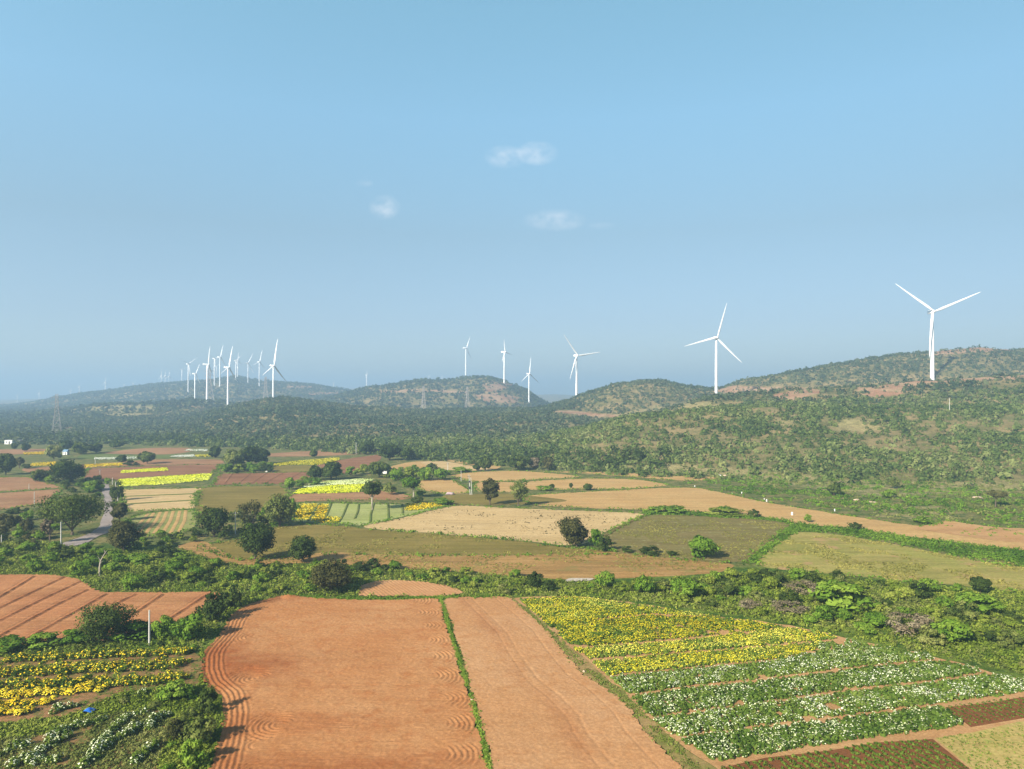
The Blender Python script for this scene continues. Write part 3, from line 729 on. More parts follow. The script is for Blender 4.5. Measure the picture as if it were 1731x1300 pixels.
def trunk_mesh(trunk_h, h, w, seed, r0, lean=0.0):
    g = random.Random(seed); bm = bmesh.new()
    top = trunk_h + (h - trunk_h) * 0.35
    pts = [(0, 0, -0.3), (lean * 0.2 * trunk_h + g.uniform(-.05, .05), g.uniform(-.1, .1), trunk_h * 0.5), (lean * 0.5 * trunk_h, g.uniform(-.15, .15), trunk_h), (lean * top, 0.0, top)]
    tube(bm, pts, [r0 * 1.25, r0, r0 * 0.8, r0 * 0.4])
    n = g.randint(5, 7)
    for k in range(n):
        a = 2 * math.pi * k / n + g.uniform(-.4, .4); z0 = trunk_h * g.uniform(0.75, 1.05)
        L = w * g.uniform(0.26, 0.38)
        e = Vector((math.cos(a) * L, math.sin(a) * L, z0 + (h - trunk_h) * g.uniform(0.35, 0.62)))
        b = Vector((lean * 0.5 * z0, 0, z0)); m = b.lerp(e, 0.5) + Vector((0, 0, 0.08 * h))
        tube(bm, [b, m, e], [r0 * 0.5, r0 * 0.33, r0 * 0.14], 5)
    return bm

def tree(px, base, top, x0, x1, label, mat=None, bark=None, kind="tree", name="broadleaf_tree", trunk=0.25, dens=1.0, airy=False, group=None, D=None, lean=0.0, cat="tree", flat=1.0):
    """a tree where the photo shows it: trunk foot, top and side edges in photo pixels"""
    x, y, z = cast(px, base)
    k = y / FPX
    h, w = (base - top) * k, (x1 - x0) * k
    seed = int(px * 13 + base * 7) % 99991
    e = empty(name, (x, y, z), 0.0, label, cat, group)
    th = h * (trunk if trunk >= 0.3 else trunk * 0.45)
    leaf = max(0.24, 0.0016 * y) * (0.8 if airy else 1.0)
    ncl = int((34 if airy else 60) * dens * (1.5 if y < 240 else 1.0))
    V, F, t = crown_arrays(w, h - th, seed, clumps=ncl, leaves=int((30 if airy else 58)), leaf=leaf, flat=flat, lean=lean, hollow=0.25 if airy else 0.45, spread=0.27 if airy else 0.34)
    V[:, 2] += th
    V[:, 0] += ((x0 + x1) / 2 - px) * k
    link("crown", mesh_arrays("crown", V, F, tint=t), e, (mat or LM_TREE,))
    bm_obj("trunk", trunk_mesh(max(th, 0.3), h, w, seed, max(0.10, 0.028 * h), lean), bark or M_BARK, e)
    return e

TREES = [
 # px, base, top, x0, x1, label, opts
 (176, 1086, 1015, 127, 227, "dark round tree in front of the red field at left, beside a grey post", dict(trunk=0.12, dens=1.3)),
 (431, 946, 881, 402, 468, "dark full tree at the left end of the olive grass field", dict(trunk=0.14, dens=1.2)),
 (512, 952, 902, 487, 538, "round tree alone on the edge of the olive grass field", dict(trunk=0.14)),
 (362, 908, 849, 332, 389, "broad dark tree beside the striped green field", dict(trunk=0.10, dens=1.2)),
 (427, 893, 838, 400, 451, "thin brownish tree in the cluster behind the dark full tree", dict(mat=LM_BROWN, airy=True, dens=1.4, trunk=0.2)),
 (473, 891, 829, 447, 500, "tall grey green tree at the right of the tree cluster", dict(mat=LM_GREY, dens=1.2, trunk=0.12)),
 (122, 905, 824, 60, 182, "large spreading dark tree on the left side of the road", dict(trunk=0.22, dens=1.9, flat=0.9)),
 (209, 934, 875, 182, 236, "dark brownish tree at the bend of the road", dict(mat=LM_BROWN, trunk=0.16, dens=1.3)),
 (202, 882, 846, 190, 215, "slim brownish tree on the right side of the road", dict(mat=LM_BROWN, trunk=0.12)),
 (84, 921, 876, 66, 92, "thin nearly bare brown tree near the roadside post", dict(mat=LM_DRY, airy=True, trunk=0.35, name="bare_tree")),
 (112, 816, 774, 80, 145, "large round dark tree left of the road near the brown field", dict(trunk=0.1, dens=1.3)),
 (10, 803, 763, -8, 28, "dark tree cut by the left edge of the picture", dict(trunk=0.12)),
 (33, 792, 768, 24, 41, "thin brown tree beside the dark tree at the left edge", dict(mat=LM_BROWN, airy=True, trunk=0.25)),
 (91, 778, 750, 76, 104, "grey green tree left of the small blue roofed hut", dict(mat=LM_GREY, trunk=0.15)),
 (112, 762, 742, 101, 122, "dark blue green tree behind the blue roofed hut", dict(trunk=0.1)),
 (136, 768, 746, 120, 152, "wide dark tree right of the blue roofed hut", dict(trunk=0.12)),
 (162, 766, 749, 151, 173, "dark tree at the right end of the far tree line", dict(trunk=0.15)),
 (196, 758, 744, 185, 208, "dark far tree at the foot of the scrub, left of the pink field", dict(trunk=0.15)),
 (44, 763, 749, 37, 51, "small dark tree standing in the far strips near the white house", dict(trunk=0.25)),
 (24, 759, 749, 20, 29, "smallest dark tree beside the white house", dict(trunk=0.2)),
 (206, 783, 769, 198, 214, "small round tree left of the bigger lone tree in the far strips", dict(trunk=0.2)),
 (249, 784, 763, 234, 264, "lone dark spreading tree between the far yellow strips", dict(trunk=0.2)),
 (363, 774, 753, 353, 374, "dark tree at the left end of the big far clump", dict(trunk=0.15)),
 (395, 788, 757, 377, 414, "dull green tree in the left of the big far clump", dict(mat=LM_GREY, trunk=0.1)),
 (421, 786, 751, 404, 440, "tallest dark tree in the middle of the big far clump", dict(trunk=0.1, dens=1.2)),
 (443, 785, 754, 430, 457, "dark tree at the right end of the big far clump", dict(trunk=0.12)),
 (406, 787, 766, 397, 415, "bright green tree in front of the big far clump", dict(mat=LM_GREEN, trunk=0.1)),
 (529, 774, 761, 523, 536, "tiny dark tree standing in the pale yellow flower strip", dict(trunk=0.25)),
 (560, 811, 778, 542, 580, "rounded dark tree above the bright yellow field", dict(trunk=0.12)),
 (533, 812, 786, 521, 545, "dark tree leaning against the rounded one above the yellow field", dict(trunk=0.12)),
 (489, 828, 805, 480, 499, "small pointed green tree left of the bright yellow field", dict(mat=LM_GREEN, trunk=0.08)),
 (641, 807, 777, 621, 662, "dark spreading tree behind the bright yellow field's right end", dict(trunk=0.2, flat=0.9)),
 (699, 843, 804, 677, 711, "green upright tree with a pale bare trunk", dict(mat=LM_GREEN, bark=M_PBARK, trunk=0.42, dens=0.9)),
 (629, 864, 813, 608, 648, "dark broad tree on a tall pale trunk in the pale green plots", dict(bark=M_PBARK, trunk=0.48, dens=0.9)),
 (828, 854, 806, 813, 846, "left one of two lone trees on the grass strip, dense and dark", dict(mat=LM_BROWN, trunk=0.2)),
 (876, 856, 808, 859, 898, "right one of two lone trees on the grass strip, thin olive crown", dict(mat=LM_GREY, airy=True, dens=1.9, trunk=0.26)),
 (975, 926, 871, 943, 997, "dark brownish tree leaning left at the corner of the stubble field", dict(mat=LM_BROWN, trunk=0.1, dens=1.2, lean=-0.25)),
 (820, 796, 769, 809, 832, "dark upright tree behind the narrow tan field", dict(trunk=0.15)),
 (806, 796, 783, 800, 812, "small dark tree at the left foot of the dark upright tree", dict(trunk=0.1)),
 (615, 768, 745, 604, 632, "dark tree left of the brown roofed hut", dict(trunk=0.1)),
 (658, 778, 749, 640, 678, "big dark tree right of the brown roofed hut", dict(trunk=0.08, dens=1.2)),
 (686, 778, 755, 672, 702, "dark tree beside the big one, right of the brown roofed hut", dict(trunk=0.1)),
 (876, 795, 768, 857, 897, "wide dark tree at the edge of the scrub above the tan fields", dict(trunk=0.12)),
 (903, 794, 770, 894, 913, "reddish brown tree next to the wide dark tree", dict(mat=LM_DRY, trunk=0.15)),
 (926, 796, 771, 915, 937, "faded brown tree at the left end of the far tan field", dict(mat=LM_BROWN, airy=True, dens=1.4, trunk=0.15)),
 (964, 828, 816, 961, 969, "small thin tree on the bank below the three strip field", dict(trunk=0.3, airy=True)),
 (993, 829, 818, 986, 1001, "little bushy tree on the bank below the three strip field", dict(trunk=0.15)),
 (932, 827, 819, 929, 937, "tiny tree at the left of the bank below the three strip field", dict(trunk=0.3)),
 (1078, 781, 759, 1067, 1089, "dark green tree standing above the scrub edge", dict(trunk=0.12)),
 (1410, 838, 815, 1399, 1422, "dark round tree on the weedy slope at right", dict(trunk=0.1)),
 (1683, 857, 828, 1668, 1701, "flat topped brown tree on a thin trunk at right", dict(mat=LM_BROWN, trunk=0.5, flat=0.8)),
 (560, 1004, 945, 520, 598, "large dark brown tree in the thicket beside the small red patch", dict(mat=LM_BROWN, trunk=0.08, dens=1.4)),
 (1657, 1004, 976, 1641, 1674, "small dark round tree standing at the pasture's lower edge", dict(trunk=0.15)),
]
for (px, b, t, x0, x1, lab, op) in TREES:
    tree(px, b, t, x0, x1, lab, **op)

# shrubs: a dozen shared meshes, every shrub an object of its own
def bush_mesh(name, seed, w=1.0, h=0.75, clumps=26, leaves=60, leaf=0.045, spread=0.32):
    V, F, t = crown_arrays(w, h, seed, clumps=clumps, leaves=leaves, leaf=leaf, hollow=0.5, spread=spread)
    V[:, 2] -= 0.04
    return mesh_arrays(name, V, F, tint=t)
BUSH = {}
for key, m in (("fresh", LM_GREEN), ("dark", LM_TREE), ("light", LM_LIGHT), ("brown", LM_BROWN), ("dry", LM_DRY), ("grey", LM_GREY)):
    BUSH[key] = []
    for i in range(4 if key in ("fresh", "light", "dark") else 2):
        me = bush_mesh("shrub", 100 + i * 17 + len(key) * 31, leaves=60 if key == "dry" else 64, leaf=0.026 if key == "dry" else 0.044)
        me.materials.append(m)
        BUSH[key].append(me)
SHRUBS = []
def shrub(x, y, w, h, key, label, group=None, z=None, name="shrub"):
    o = bpy.data.objects.new(name, random.choice(BUSH[key])); col.objects.link(o)
    o.location = (x, y, hz(x, y) if z is None else z)
    o.rotation_euler = (0, 0, random.uniform(0, 6.28))
    o.scale = (w, w, h / 0.75)
    SHRUBS.append((x, y, w))
    return tag(o, label, "shrub", group)
def shrub_px(x0, x1, top, base, key, label, group=None, name="shrub"):
    x, y, z = cast((x0 + x1) / 2, base)
    y2 = y + (x1 - x0) * y / FPX * 0.4
    x = ((x0 + x1) / 2 - CX) / FPX * y2
    return shrub(x, y2, (x1 - x0) * y / FPX * 1.05, (base - top) * y2 / FPX * 1.05, key, label, group, name=name)

EXPL = [
 (1158, 1218, 906, 950, "fresh", "round bright green bush alone on the grey green crop field", "bush"),
 (993, 1018, 893, 928, "fresh", "bright green bush leaning on the dark brownish tree", "shrub"),
 (1005, 1036, 908, 934, "dark", "low dark bush at the right foot of the leaning tree", "shrub"),
 (1049, 1072, 924, 936, "dark", "low bush left on the lower edge of the grey green field", "shrub"),
 (1076, 1120, 927, 941, "dark", "wide low bush in the middle of the grey green field's lower edge", "shrub"),
 (1125, 1146, 934, 943, "dark", "smallest low bush on the grey green field's lower edge", "shrub"),
 (1500, 1523, 806, 827, "grey", "pale grey green round bush on the weedy slope", "shrub"),
 (1486, 1517, 828, 844, "fresh", "bright green low bush below the pale grey one", "shrub"),
 (1357, 1385, 970, 990, "dark", "dark bush at the upper edge of the thicket, left of another one", "shrub"),
 (1400, 1431, 968, 982, "dark", "flat dark bush at the upper edge of the thicket", "shrub"),
 (1297, 1328, 968, 992, "dark", "dark bush at the thicket's edge below the weedy ditch", "shrub"),
 (1364, 1480, 996, 1044, "fresh", "widest spreading green shrub in the thicket behind the flower field", "shrub"),
 (1568, 1645, 1052, 1098, "fresh", "big bright green shrub beside the dry grey brambles", "shrub"),
 (1547, 1590, 982, 1008, "fresh", "green feathery shrub below the pasture", "shrub"),
 (1610, 1700, 1010, 1050, "fresh", "broad green shrub at the right of the thicket", "shrub"),
 (1131, 1182, 978, 1020, "fresh", "dark green feathery shrub behind the yellow flowers", "shrub"),
 (1000, 1044, 968, 1000, "fresh", "green shrub beside the pale bare patch", "shrub"),
 (1068, 1110, 975, 1012, "fresh", "tall green shrub between two feathery ones behind the yellow flowers", "shrub"),
 (1205, 1252, 985, 1014, "dark", "dark green shrub left of the dry brown brambles", "shrub"),
 (888, 920, 966, 998, "dark", "dark bush in the thicket behind the raked field", "shrub"),
 (1300, 1372, 1030, 1047, "dry", "low greyish brown bramble beside the widest shrub", "shrub"),
 (1325, 1398, 992, 1014, "dry", "greyish dry bramble above the widest shrub", "shrub"),
 (1492, 1580, 1046, 1086, "dry", "large dry reddish bramble left of the big bright shrub", "shrub"),
 (1245, 1290, 1020, 1038, "dry", "small dry bramble at the flower field's upper edge", "shrub"),
 (431, 454, 862, 884, "fresh", "bright green bush in the middle of the tree cluster", "shrub"),
 (484, 502, 838, 876, "fresh", "green bush at the right side of the grey green tree", "shrub"),
 (52, 84, 789, 816, "dark", "dark blue green bush beside the large round tree", "shrub"),
 (37, 52, 782, 793, "dark", "small round bush near the dark left edge tree", "shrub"),
 (208, 234, 778, 788, "dark", "low bush between the two lone far trees", "shrub"),
 (186, 210, 814, 848, "dark", "dark bush beside the two roadside posts", "shrub"),
 (176, 188, 806, 820, "fresh", "green bush at the far end of the road", "shrub"),
 (140, 178, 812, 832, "fresh", "wide green bush behind the spreading roadside tree", "shrub"),
 (35, 58, 876, 902, "brown", "brownish bush left of the bare roadside tree", "shrub"),
 (0, 32, 870, 900, "brown", "brownish bush at the left edge, above the green thicket", "shrub"),
 (370, 392, 782, 799, "fresh", "leftmost green bush in front of the big far clump", "shrub"),
 (392, 415, 784, 799, "light", "light green bush in front of the big far clump", "shrub"),
 (414, 438, 780, 798, "fresh", "third green bush in front of the big far clump", "shrub"),
 (436, 460, 783, 798, "dark", "dark bush at the right in front of the big far clump", "shrub"),
 (497, 520, 810, 824, "fresh", "green bush left of the yellow field, beside the pointed tree", "shrub"),
 (515, 545, 806, 822, "fresh", "low green bush along the yellow field's upper left edge", "shrub"),
 (583, 606, 788, 806, "fresh", "left green bush above the yellow field's right half", "shrub"),
 (600, 624, 784, 803, "light", "light green bush above the yellow field's right half", "shrub"),
 (655, 685, 790, 814, "fresh", "first bush from the left in the bright hedge behind the upright tree", "shrub"),
 (680, 708, 788, 812, "light", "second, lighter bush in the bright hedge behind the upright tree", "shrub"),
 (704, 734, 788, 814, "fresh", "third bush in the bright hedge behind the upright tree", "shrub"),
 (728, 762, 790, 813, "fresh", "last, right bush in the bright hedge", "shrub"),
 (719, 741, 782, 796, "dark", "dark bush rising behind the bright hedge", "shrub"),
 (762, 800, 790, 800, "fresh", "long low bush between the hedge and the small dark tree", "shrub"),
 (693, 718, 840, 853, "dark", "dark bush at the foot of the pale trunked tree", "shrub"),
 (730, 770, 843, 856, "fresh", "wide bush at the end of the yellow flower strip", "shrub"),
 (645, 672, 815, 838, "grey", "greyish weedy bush right of the bright yellow field", "shrub"),
 (1085, 1120, 858, 870, "fresh", "left green bush on the bank above the grey green field", "shrub"),
 (1112, 1160, 856, 872, "fresh", "second green bush on the bank above the grey green field", "shrub"),
 (1215, 1235, 853, 871, "fresh", "pointed bush on the bank at the tan field's edge", "shrub"),
 (1185, 1260, 864, 876, "light", "long low light bush on the bank above the grey green field", "shrub"),
 (1262, 1285, 860, 878, "dark", "dark round bush on the bank at the tan field's edge", "shrub"),
 (1357, 1373, 868, 884, "fresh", "little bush standing in the tan field near the bank", "shrub"),
 (1432, 1458, 884, 898, "dark", "dark bush on the weedy bank above the pasture", "shrub"),
 (1540, 1580, 875, 888, "fresh", "bush at the right end of the tan field", "shrub"),
 (700, 720, 829, 840, "fresh", "low bush right of the pale trunk", "shrub"),
 (905, 935, 822, 831, "fresh", "low bush on the bank right of the thin lone tree", "shrub"),
 (255, 300, 1042, 1086, "fresh", "bushy green shrub right of the grey post", "shrub"),
 (290, 350, 1040, 1092, "fresh", "large green shrub between the grey post and the ploughed field", "shrub"),
 (332, 388, 1010, 1060, "dark", "dark shrub at the corner between the two red fields", "shrub"),
 (365, 412, 1000, 1035, "dark", "dark shrub above the curved corner of the ploughed field", "shrub"),
 (180, 262, 1065, 1094, "fresh", "low hedge shrub between the dark round tree and the post", "shrub"),
 (100, 165, 1072, 1100, "fresh", "low hedge shrub left under the dark round tree", "shrub"),
 (40, 105, 1082, 1106, "fresh", "low hedge shrub along the left red field", "shrub"),
 (-20, 46, 1086, 1112, "fresh", "low hedge shrub at the left edge below the red field", "shrub"),
 (330, 372, 1178, 1222, "dark", "dark shrub against the furrowed left edge of the ploughed field", "shrub"),
 (262, 330, 1165, 1200, "fresh", "bright green shrub right of the white flower bushes", "shrub"),
 (310, 368, 1225, 1275, "grey", "greyish shrub at the bottom beside the ploughed field", "shrub"),
 (280, 320, 1225, 1262, "brown", "brownish shrub beside the white flower bushes", "shrub"),
 (300, 350, 1268, 1318, "fresh", "green shrub at the bottom edge beside the ploughed field", "shrub"),
]
for (x0, x1, t, b, key, lab, nm) in EXPL:
    shrub_px(x0, x1, t, b, key, lab, name="shrub")

# scrub belts filled at random (kept off the fields)
AREA_G = "shrubs of the green thicket"
BELTS = [
 # outline in photo pixels, number, size range, kinds, label
 ([(-60, 925), (60, 925), (180, 930), (320, 930), (390, 955), (372, 998), (210, 998), (165, 990), (135, 974), (-60, 968)], 55, (3.0, 6.8), ("fresh", "fresh", "fresh", "light", "dark"), "feathery green shrub in the thicket above the drilled red field"),
 ([(380, 950), (470, 955), (600, 955), (760, 962), (880, 975), (880, 1000), (800, 1000), (700, 978), (620, 980), (596, 1006), (500, 1004), (430, 1014), (372, 1004)], 48, (2.6, 5.4), ("fresh", "fresh", "dark", "light", "light"), "green shrub in the thicket behind the large ploughed field"),
 ([(800, 1006), (880, 990), (1000, 992), (1130, 985), (1290, 972), (1400, 980), (1500, 1005), (1560, 1090), (1440, 1070), (1300, 1045), (1150, 1020), (980, 1004)], 46, (2.6, 5.6), ("fresh", "light", "light", "dark", "grey"), "green shrub in the thicket behind the yellow flower field"),
 ([(1400, 984), (1560, 995), (1731, 1010), (1830, 1020), (1830, 1160), (1731, 1135), (1640, 1115), (1560, 1090), (1480, 1060)], 45, (3.0, 6.4), ("light", "light", "fresh", "grey", "dark"), "yellowish green shrub in the thicket right of the flower field"),
 ([(-40, 905), (60, 902), (100, 925), (60, 935), (-40, 935)], 10, (2.5, 4.5), ("fresh", "dark", "brown"), "dark green shrub between the roadside tree and the left edge"),
 ([(300, 1050), (345, 1060), (340, 1100), (280, 1100), (200, 1095), (200, 1085)], 6, (1.6, 3.0), ("fresh", "dark"), "dense green shrub in the hedge below the drilled red field"),
 ([(200, 1175), (330, 1160), (372, 1190), (372, 1240), (352, 1310), (270, 1310), (292, 1240), (300, 1205), (210, 1200)], 14, (1.4, 2.6), ("fresh", "light", "grey"), "weedy green shrub beside the curved furrows of the ploughed field"),
]
def off_fields(x, y, margin=0.0):
    for P in FIELD_POLYS:
        if inside(np.array([x]), np.array([y]), P)[0]: return False
    return True
gsh = np.random.default_rng(5)
for bi, (pts, n, (s0, s1), kinds, lab) in enumerate(BELTS):
    P = polyG(pts); A = np.array(P); done = 0
    for _ in range(n * 40):
        if done >= n: break
        x, y = gsh.uniform(A[:, 0].min(), A[:, 0].max()), gsh.uniform(A[:, 1].min(), A[:, 1].max())
        w = gsh.uniform(s0, s1)
        if not inside(np.array([x]), np.array([y]), P)[0] or not off_fields(x, y - w * 0.3): continue
        if not off_fields(x - w * 0.4, y) or not off_fields(x + w * 0.4, y): continue
        if any((x - a) ** 2 + (y - b) ** 2 < (0.33 * (w + c_)) ** 2 for a, b, c_ in SHRUBS): continue
        shrub(x, y, w, w * gsh.uniform(0.5, 0.8), kinds[int(gsh.integers(len(kinds)))], lab, AREA_G + " %s" % ("above the drilled field", "behind the ploughed field", "behind the yellow flowers", "right of the flower field", "by the roadside tree", "in the hedge below the drilled field", "beside the curved furrows")[bi], z=0.0)
        done += 1

def belt(pts, n, s0, s1, kinds, name, cat, label, group, seed):
    g = np.random.default_rng(seed); P = polyG(pts); A = np.array(P); done = 0
    for _ in range(n * 40):
        if done >= n: break
        x, y = g.uniform(A[:, 0].min(), A[:, 0].max()), g.uniform(A[:, 1].min(), A[:, 1].max()); w = g.uniform(s0, s1)
        if not inside(np.array([x]), np.array([y]), P)[0] or not off_fields(x, y): continue
        if any((x - a) ** 2 + (y - b) ** 2 < (0.28 * (w + c_)) ** 2 for a, b, c_ in SHRUBS): continue
        o = shrub(x, y, w, w * g.uniform(0.55, 0.85), kinds[int(g.integers(len(kinds)))], label, group, z=0.0, name=name); o["category"] = cat; done += 1
belt([(-60, 866), (60, 864), (100, 884), (100, 915), (60, 925), (-60, 925)], 42, 3.0, 6.0, ("brown", "dark", "brown", "fresh"), "thorn_bush", "thorn bush", "brownish thorn bush left of the white post at the bend of the road", "thorn bushes left of the road bend", 81)
belt([(205, 905), (235, 902), (330, 898), (400, 897), (400, 912), (330, 918), (300, 928), (200, 930)], 26, 2.6, 4.6, ("fresh", "dark", "light"), "hedge_bush", "hedge bush", "green hedge bush between the striped green field and the thicket", "hedge bushes below the striped green field", 83)
belt([(186, 846), (206, 846), (222, 905), (196, 900)], 14, 2.4, 4.6, ("brown", "dark", "fresh"), "hedge_bush", "hedge bush", "hedge bush along the right side of the road", "hedge bushes along the road", 85)
belt([(130, 808), (178, 816), (170, 846), (140, 838), (100, 828), (60, 815)], 26, 3.0, 6.5, ("dark", "fresh", "dark"), "hedge_bush", "hedge bush", "dark green hedge bush behind the spreading roadside tree", "hedge bushes behind the roadside tree", 87)
belt([(372, 784), (460, 782), (462, 800), (372, 801)], 16, 4.0, 7.0, ("fresh", "dark", "light"), "hedge_bush", "hedge bush", "bush in the undergrowth of the big far clump of trees", "bushes under the big far clump", 89)
belt([(500, 806), (545, 802), (585, 798), (625, 792), (680, 790), (762, 788), (762, 806), (690, 810), (632, 808), (560, 808), (510, 820)], 40, 3.5, 6.5, ("fresh", "fresh", "dark", "light"), "hedge_bush", "hedge bush", "green hedge bush in the long hedge above the bright yellow field", "hedge bushes above the bright yellow field", 91)
belt([(385, 862), (500, 850), (505, 885), (470, 895), (385, 905)], 26, 2.8, 5.5, ("fresh", "dark", "grey"), "hedge_bush", "hedge bush", "dense bush under the cluster of dark trees", "bushes under the tree cluster", 93)

# scattered mass on the hills: one object per belt, too many to count
def scatter_hill(name, label, n, Drange, pxr, size, nq, leaf, mat, dens, seed, hue=0.0):
    g = np.random.default_rng(seed)
    D = np.sqrt(g.uniform(Drange[0] ** 2, Drange[1] ** 2, n * 3)); px = g.uniform(pxr[0], pxr[1], n * 3)
    X = (px - CX) / FPX * D
    Z = height(X, D)
    py = HY + (CAM_H - Z) / D * FPX
    d0 = itp(px, D_START)
    p = dens(px, D, X, Z)
    p = p * (1 - 0.78 * zone(BARE, px, py, D)) * (1 - 0.72 * zone(PALE, px, py, D)) * (1 - zone(TRACK, px, py, D))
    k = (g.uniform(size=n * 3) < p)
    X, D, Z = X[k][:n], D[k][:n], Z[k][:n]; m = len(X)
    big = g.uniform(size=m) ** 1.7
    w = size[0] + (size[1] - size[0]) * big
    h = w * g.uniform(0.5, 0.85, m)
    d = g.normal(size=(m, nq, 3)); d /= np.linalg.norm(d, axis=2, keepdims=True)
    d[:, :, 2] = np.abs(d[:, :, 2]) * 0.95 - 0.05
    rad = g.uniform(0.7, 1.0, (m, nq, 1)) * np.stack([w * 0.5, w * 0.5, h], 1)[:, None, :] * (0.8 + 0.35 * g.uniform(size=(m, 1, 3)))
    C = np.stack([X, D, Z], 1)[:, None, :] + d * rad
    N = d + g.normal(size=d.shape) * 0.30
    S = np.repeat(w * leaf, nq) * g.uniform(0.7, 1.25, m * nq)
    V, F = leaf_quads(C.reshape(-1, 3), N.reshape(-1, 3), S, 0.8, seed + 1)
    patch = fbm(X / 70, D / 70, 60, 3)
    t = np.clip(g.uniform(0.0, 1.0, m) ** 1.3 * 0.9 + (patch - 0.5) * 0.9 + hue, 0, 1)
    t = np.repeat(t, nq) + g.normal(size=m * nq) * 0.06
    o = link(name, mesh_arrays(name, V, F, tint=np.repeat(t, 4)), None, (mat,))
    return tag(o, label, "scrub", kind="stuff")

def dens_near(px, D, X, Z):
    n = fbm(X / 38, D / 38, 71, 3)
    d0 = itp(px, D_START)
    p = np.clip((n - 0.30) / 0.22, 0.26, 1)
    left = np.clip((1000 - px) / 250, 0, 1)
    p = np.maximum(p, left * 0.9)
    return p * np.clip((D - d0 + 25) / 40, 0, 1)
def dens_far(px, D, X, Z):
    n = fbm(X / 90, D / 90, 73, 3)
    return np.clip((n - 0.27) / 0.2, 0.5, 1)
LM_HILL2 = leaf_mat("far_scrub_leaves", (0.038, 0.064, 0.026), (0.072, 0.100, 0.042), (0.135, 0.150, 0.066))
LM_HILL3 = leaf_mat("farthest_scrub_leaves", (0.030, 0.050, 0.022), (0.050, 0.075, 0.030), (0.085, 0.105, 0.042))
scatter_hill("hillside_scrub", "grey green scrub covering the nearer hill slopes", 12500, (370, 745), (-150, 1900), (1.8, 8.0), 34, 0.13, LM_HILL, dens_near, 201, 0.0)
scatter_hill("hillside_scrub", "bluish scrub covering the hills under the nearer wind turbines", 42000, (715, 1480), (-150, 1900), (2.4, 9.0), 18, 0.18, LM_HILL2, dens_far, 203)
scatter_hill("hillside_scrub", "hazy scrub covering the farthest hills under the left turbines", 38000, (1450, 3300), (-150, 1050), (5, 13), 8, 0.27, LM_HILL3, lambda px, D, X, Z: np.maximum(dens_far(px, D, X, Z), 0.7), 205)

# darker tree belt at the foot of the hills and weeds on the slope at right: also a mass
def scatter_flat(name, label, cat, pts, n, size, nq, leaf, mat, seed, hr=(0.5, 0.8), avoid=True, patchy=0.0, hue=0.0):
    g = np.random.default_rng(seed); P = polyG(pts); A = np.array(P)
    x = g.uniform(A[:, 0].min(), A[:, 0].max(), n * 8); y = g.uniform(A[:, 1].min(), A[:, 1].max(), n * 8)
    k = inside(x, y, P)
    if avoid:
        for Q in FIELD_POLYS: k &= ~inside(x, y, Q)
    if patchy: k &= fbm(x / 9, y / 9, seed, 3) > patchy
    x, y = x[k][:n], y[k][:n]; m = len(x); z = height(x, y)
    w = g.uniform(size[0], size[1], m); h = w * g.uniform(hr[0], hr[1], m)
    d = g.normal(size=(m, nq, 3)); d /= np.linalg.norm(d, axis=2, keepdims=True); d[:, :, 2] = np.abs(d[:, :, 2])
    C = np.stack([x, y, z], 1)[:, None, :] + d * np.stack([w * .5, w * .5, h], 1)[:, None, :] * g.uniform(0.5, 1, (m, nq, 1))
    N = d + g.normal(size=d.shape) * 0.4
    V, F = leaf_quads(C.reshape(-1, 3), N.reshape(-1, 3), np.repeat(w * leaf, nq) * g.uniform(.7, 1.3, m * nq), 0.7, seed + 1)
    pt = fbm(x / 12, y / 12, seed + 3, 3)
    t = np.repeat(np.clip(g.uniform(0.1, 0.9, m) * 0.7 + (pt - 0.5) * 1.0 + 0.12 + hue, 0, 1), nq)
    o = link(name, mesh_arrays(name, V, F, tint=np.repeat(t, 4)), None, (mat,))
    return tag(o, label, cat, kind="stuff")
scatter_flat("foothill_trees", "dark tree belt along the foot of the hills beyond the fields", "trees",
             [(-60, 749), (100, 744), (250, 750), (330, 754), (480, 760), (600, 758), (700, 778), (860, 788), (1000, 794), (1130, 797), (1130, 786), (1000, 780), (860, 770), (700, 760), (480, 748), (250, 738), (-60, 738)], 620, (4.5, 9.5), 40, 0.13, LM_TREE, 301, (0.6, 0.95), hue=-0.05)
scatter_flat("weeds", "green weeds covering the slope between the tan field and the hills", "weeds",
             [(1150, 815), (1240, 806), (1400, 806), (1731, 830), (1850, 840), (1850, 890), (1700, 886), (1560, 884), (1300, 844), (1200, 826)], 2300, (0.7, 3.4), 14, 0.15, LM_GREEN, 303, (0.25, 0.6), patchy=0.47)
scatter_flat("weeds", "brownish dry weeds on the slope at right", "weeds",
             [(1240, 806), (1400, 800), (1850, 815), (1850, 895), (1700, 888), (1560, 884), (1400, 860)], 2200, (0.7, 3.0), 12, 0.15, LM_GREY, 305, (0.25, 0.55), patchy=0.42)
scatter_flat("undergrowth", "low green undergrowth between the thicket's shrubs", "undergrowth",
             [(-100, 915), (60, 915), (180, 930), (330, 930), (400, 955), (600, 955), (870, 975), (1050, 990), (1290, 966), (1400, 975), (1560, 990), (1731, 1005), (1850, 1012), (1850, 1160), (1731, 1140), (1600, 1112), (1450, 1080), (1300, 1048), (1100, 1020), (870, 1008), (760, 1010), (600, 1010), (500, 1008), (420, 1022), (345, 1090), (330, 1112), (-100, 1112)], 11000, (0.5, 2.0), 14, 0.15, LM_LIGHT, 307, (0.35, 0.85))
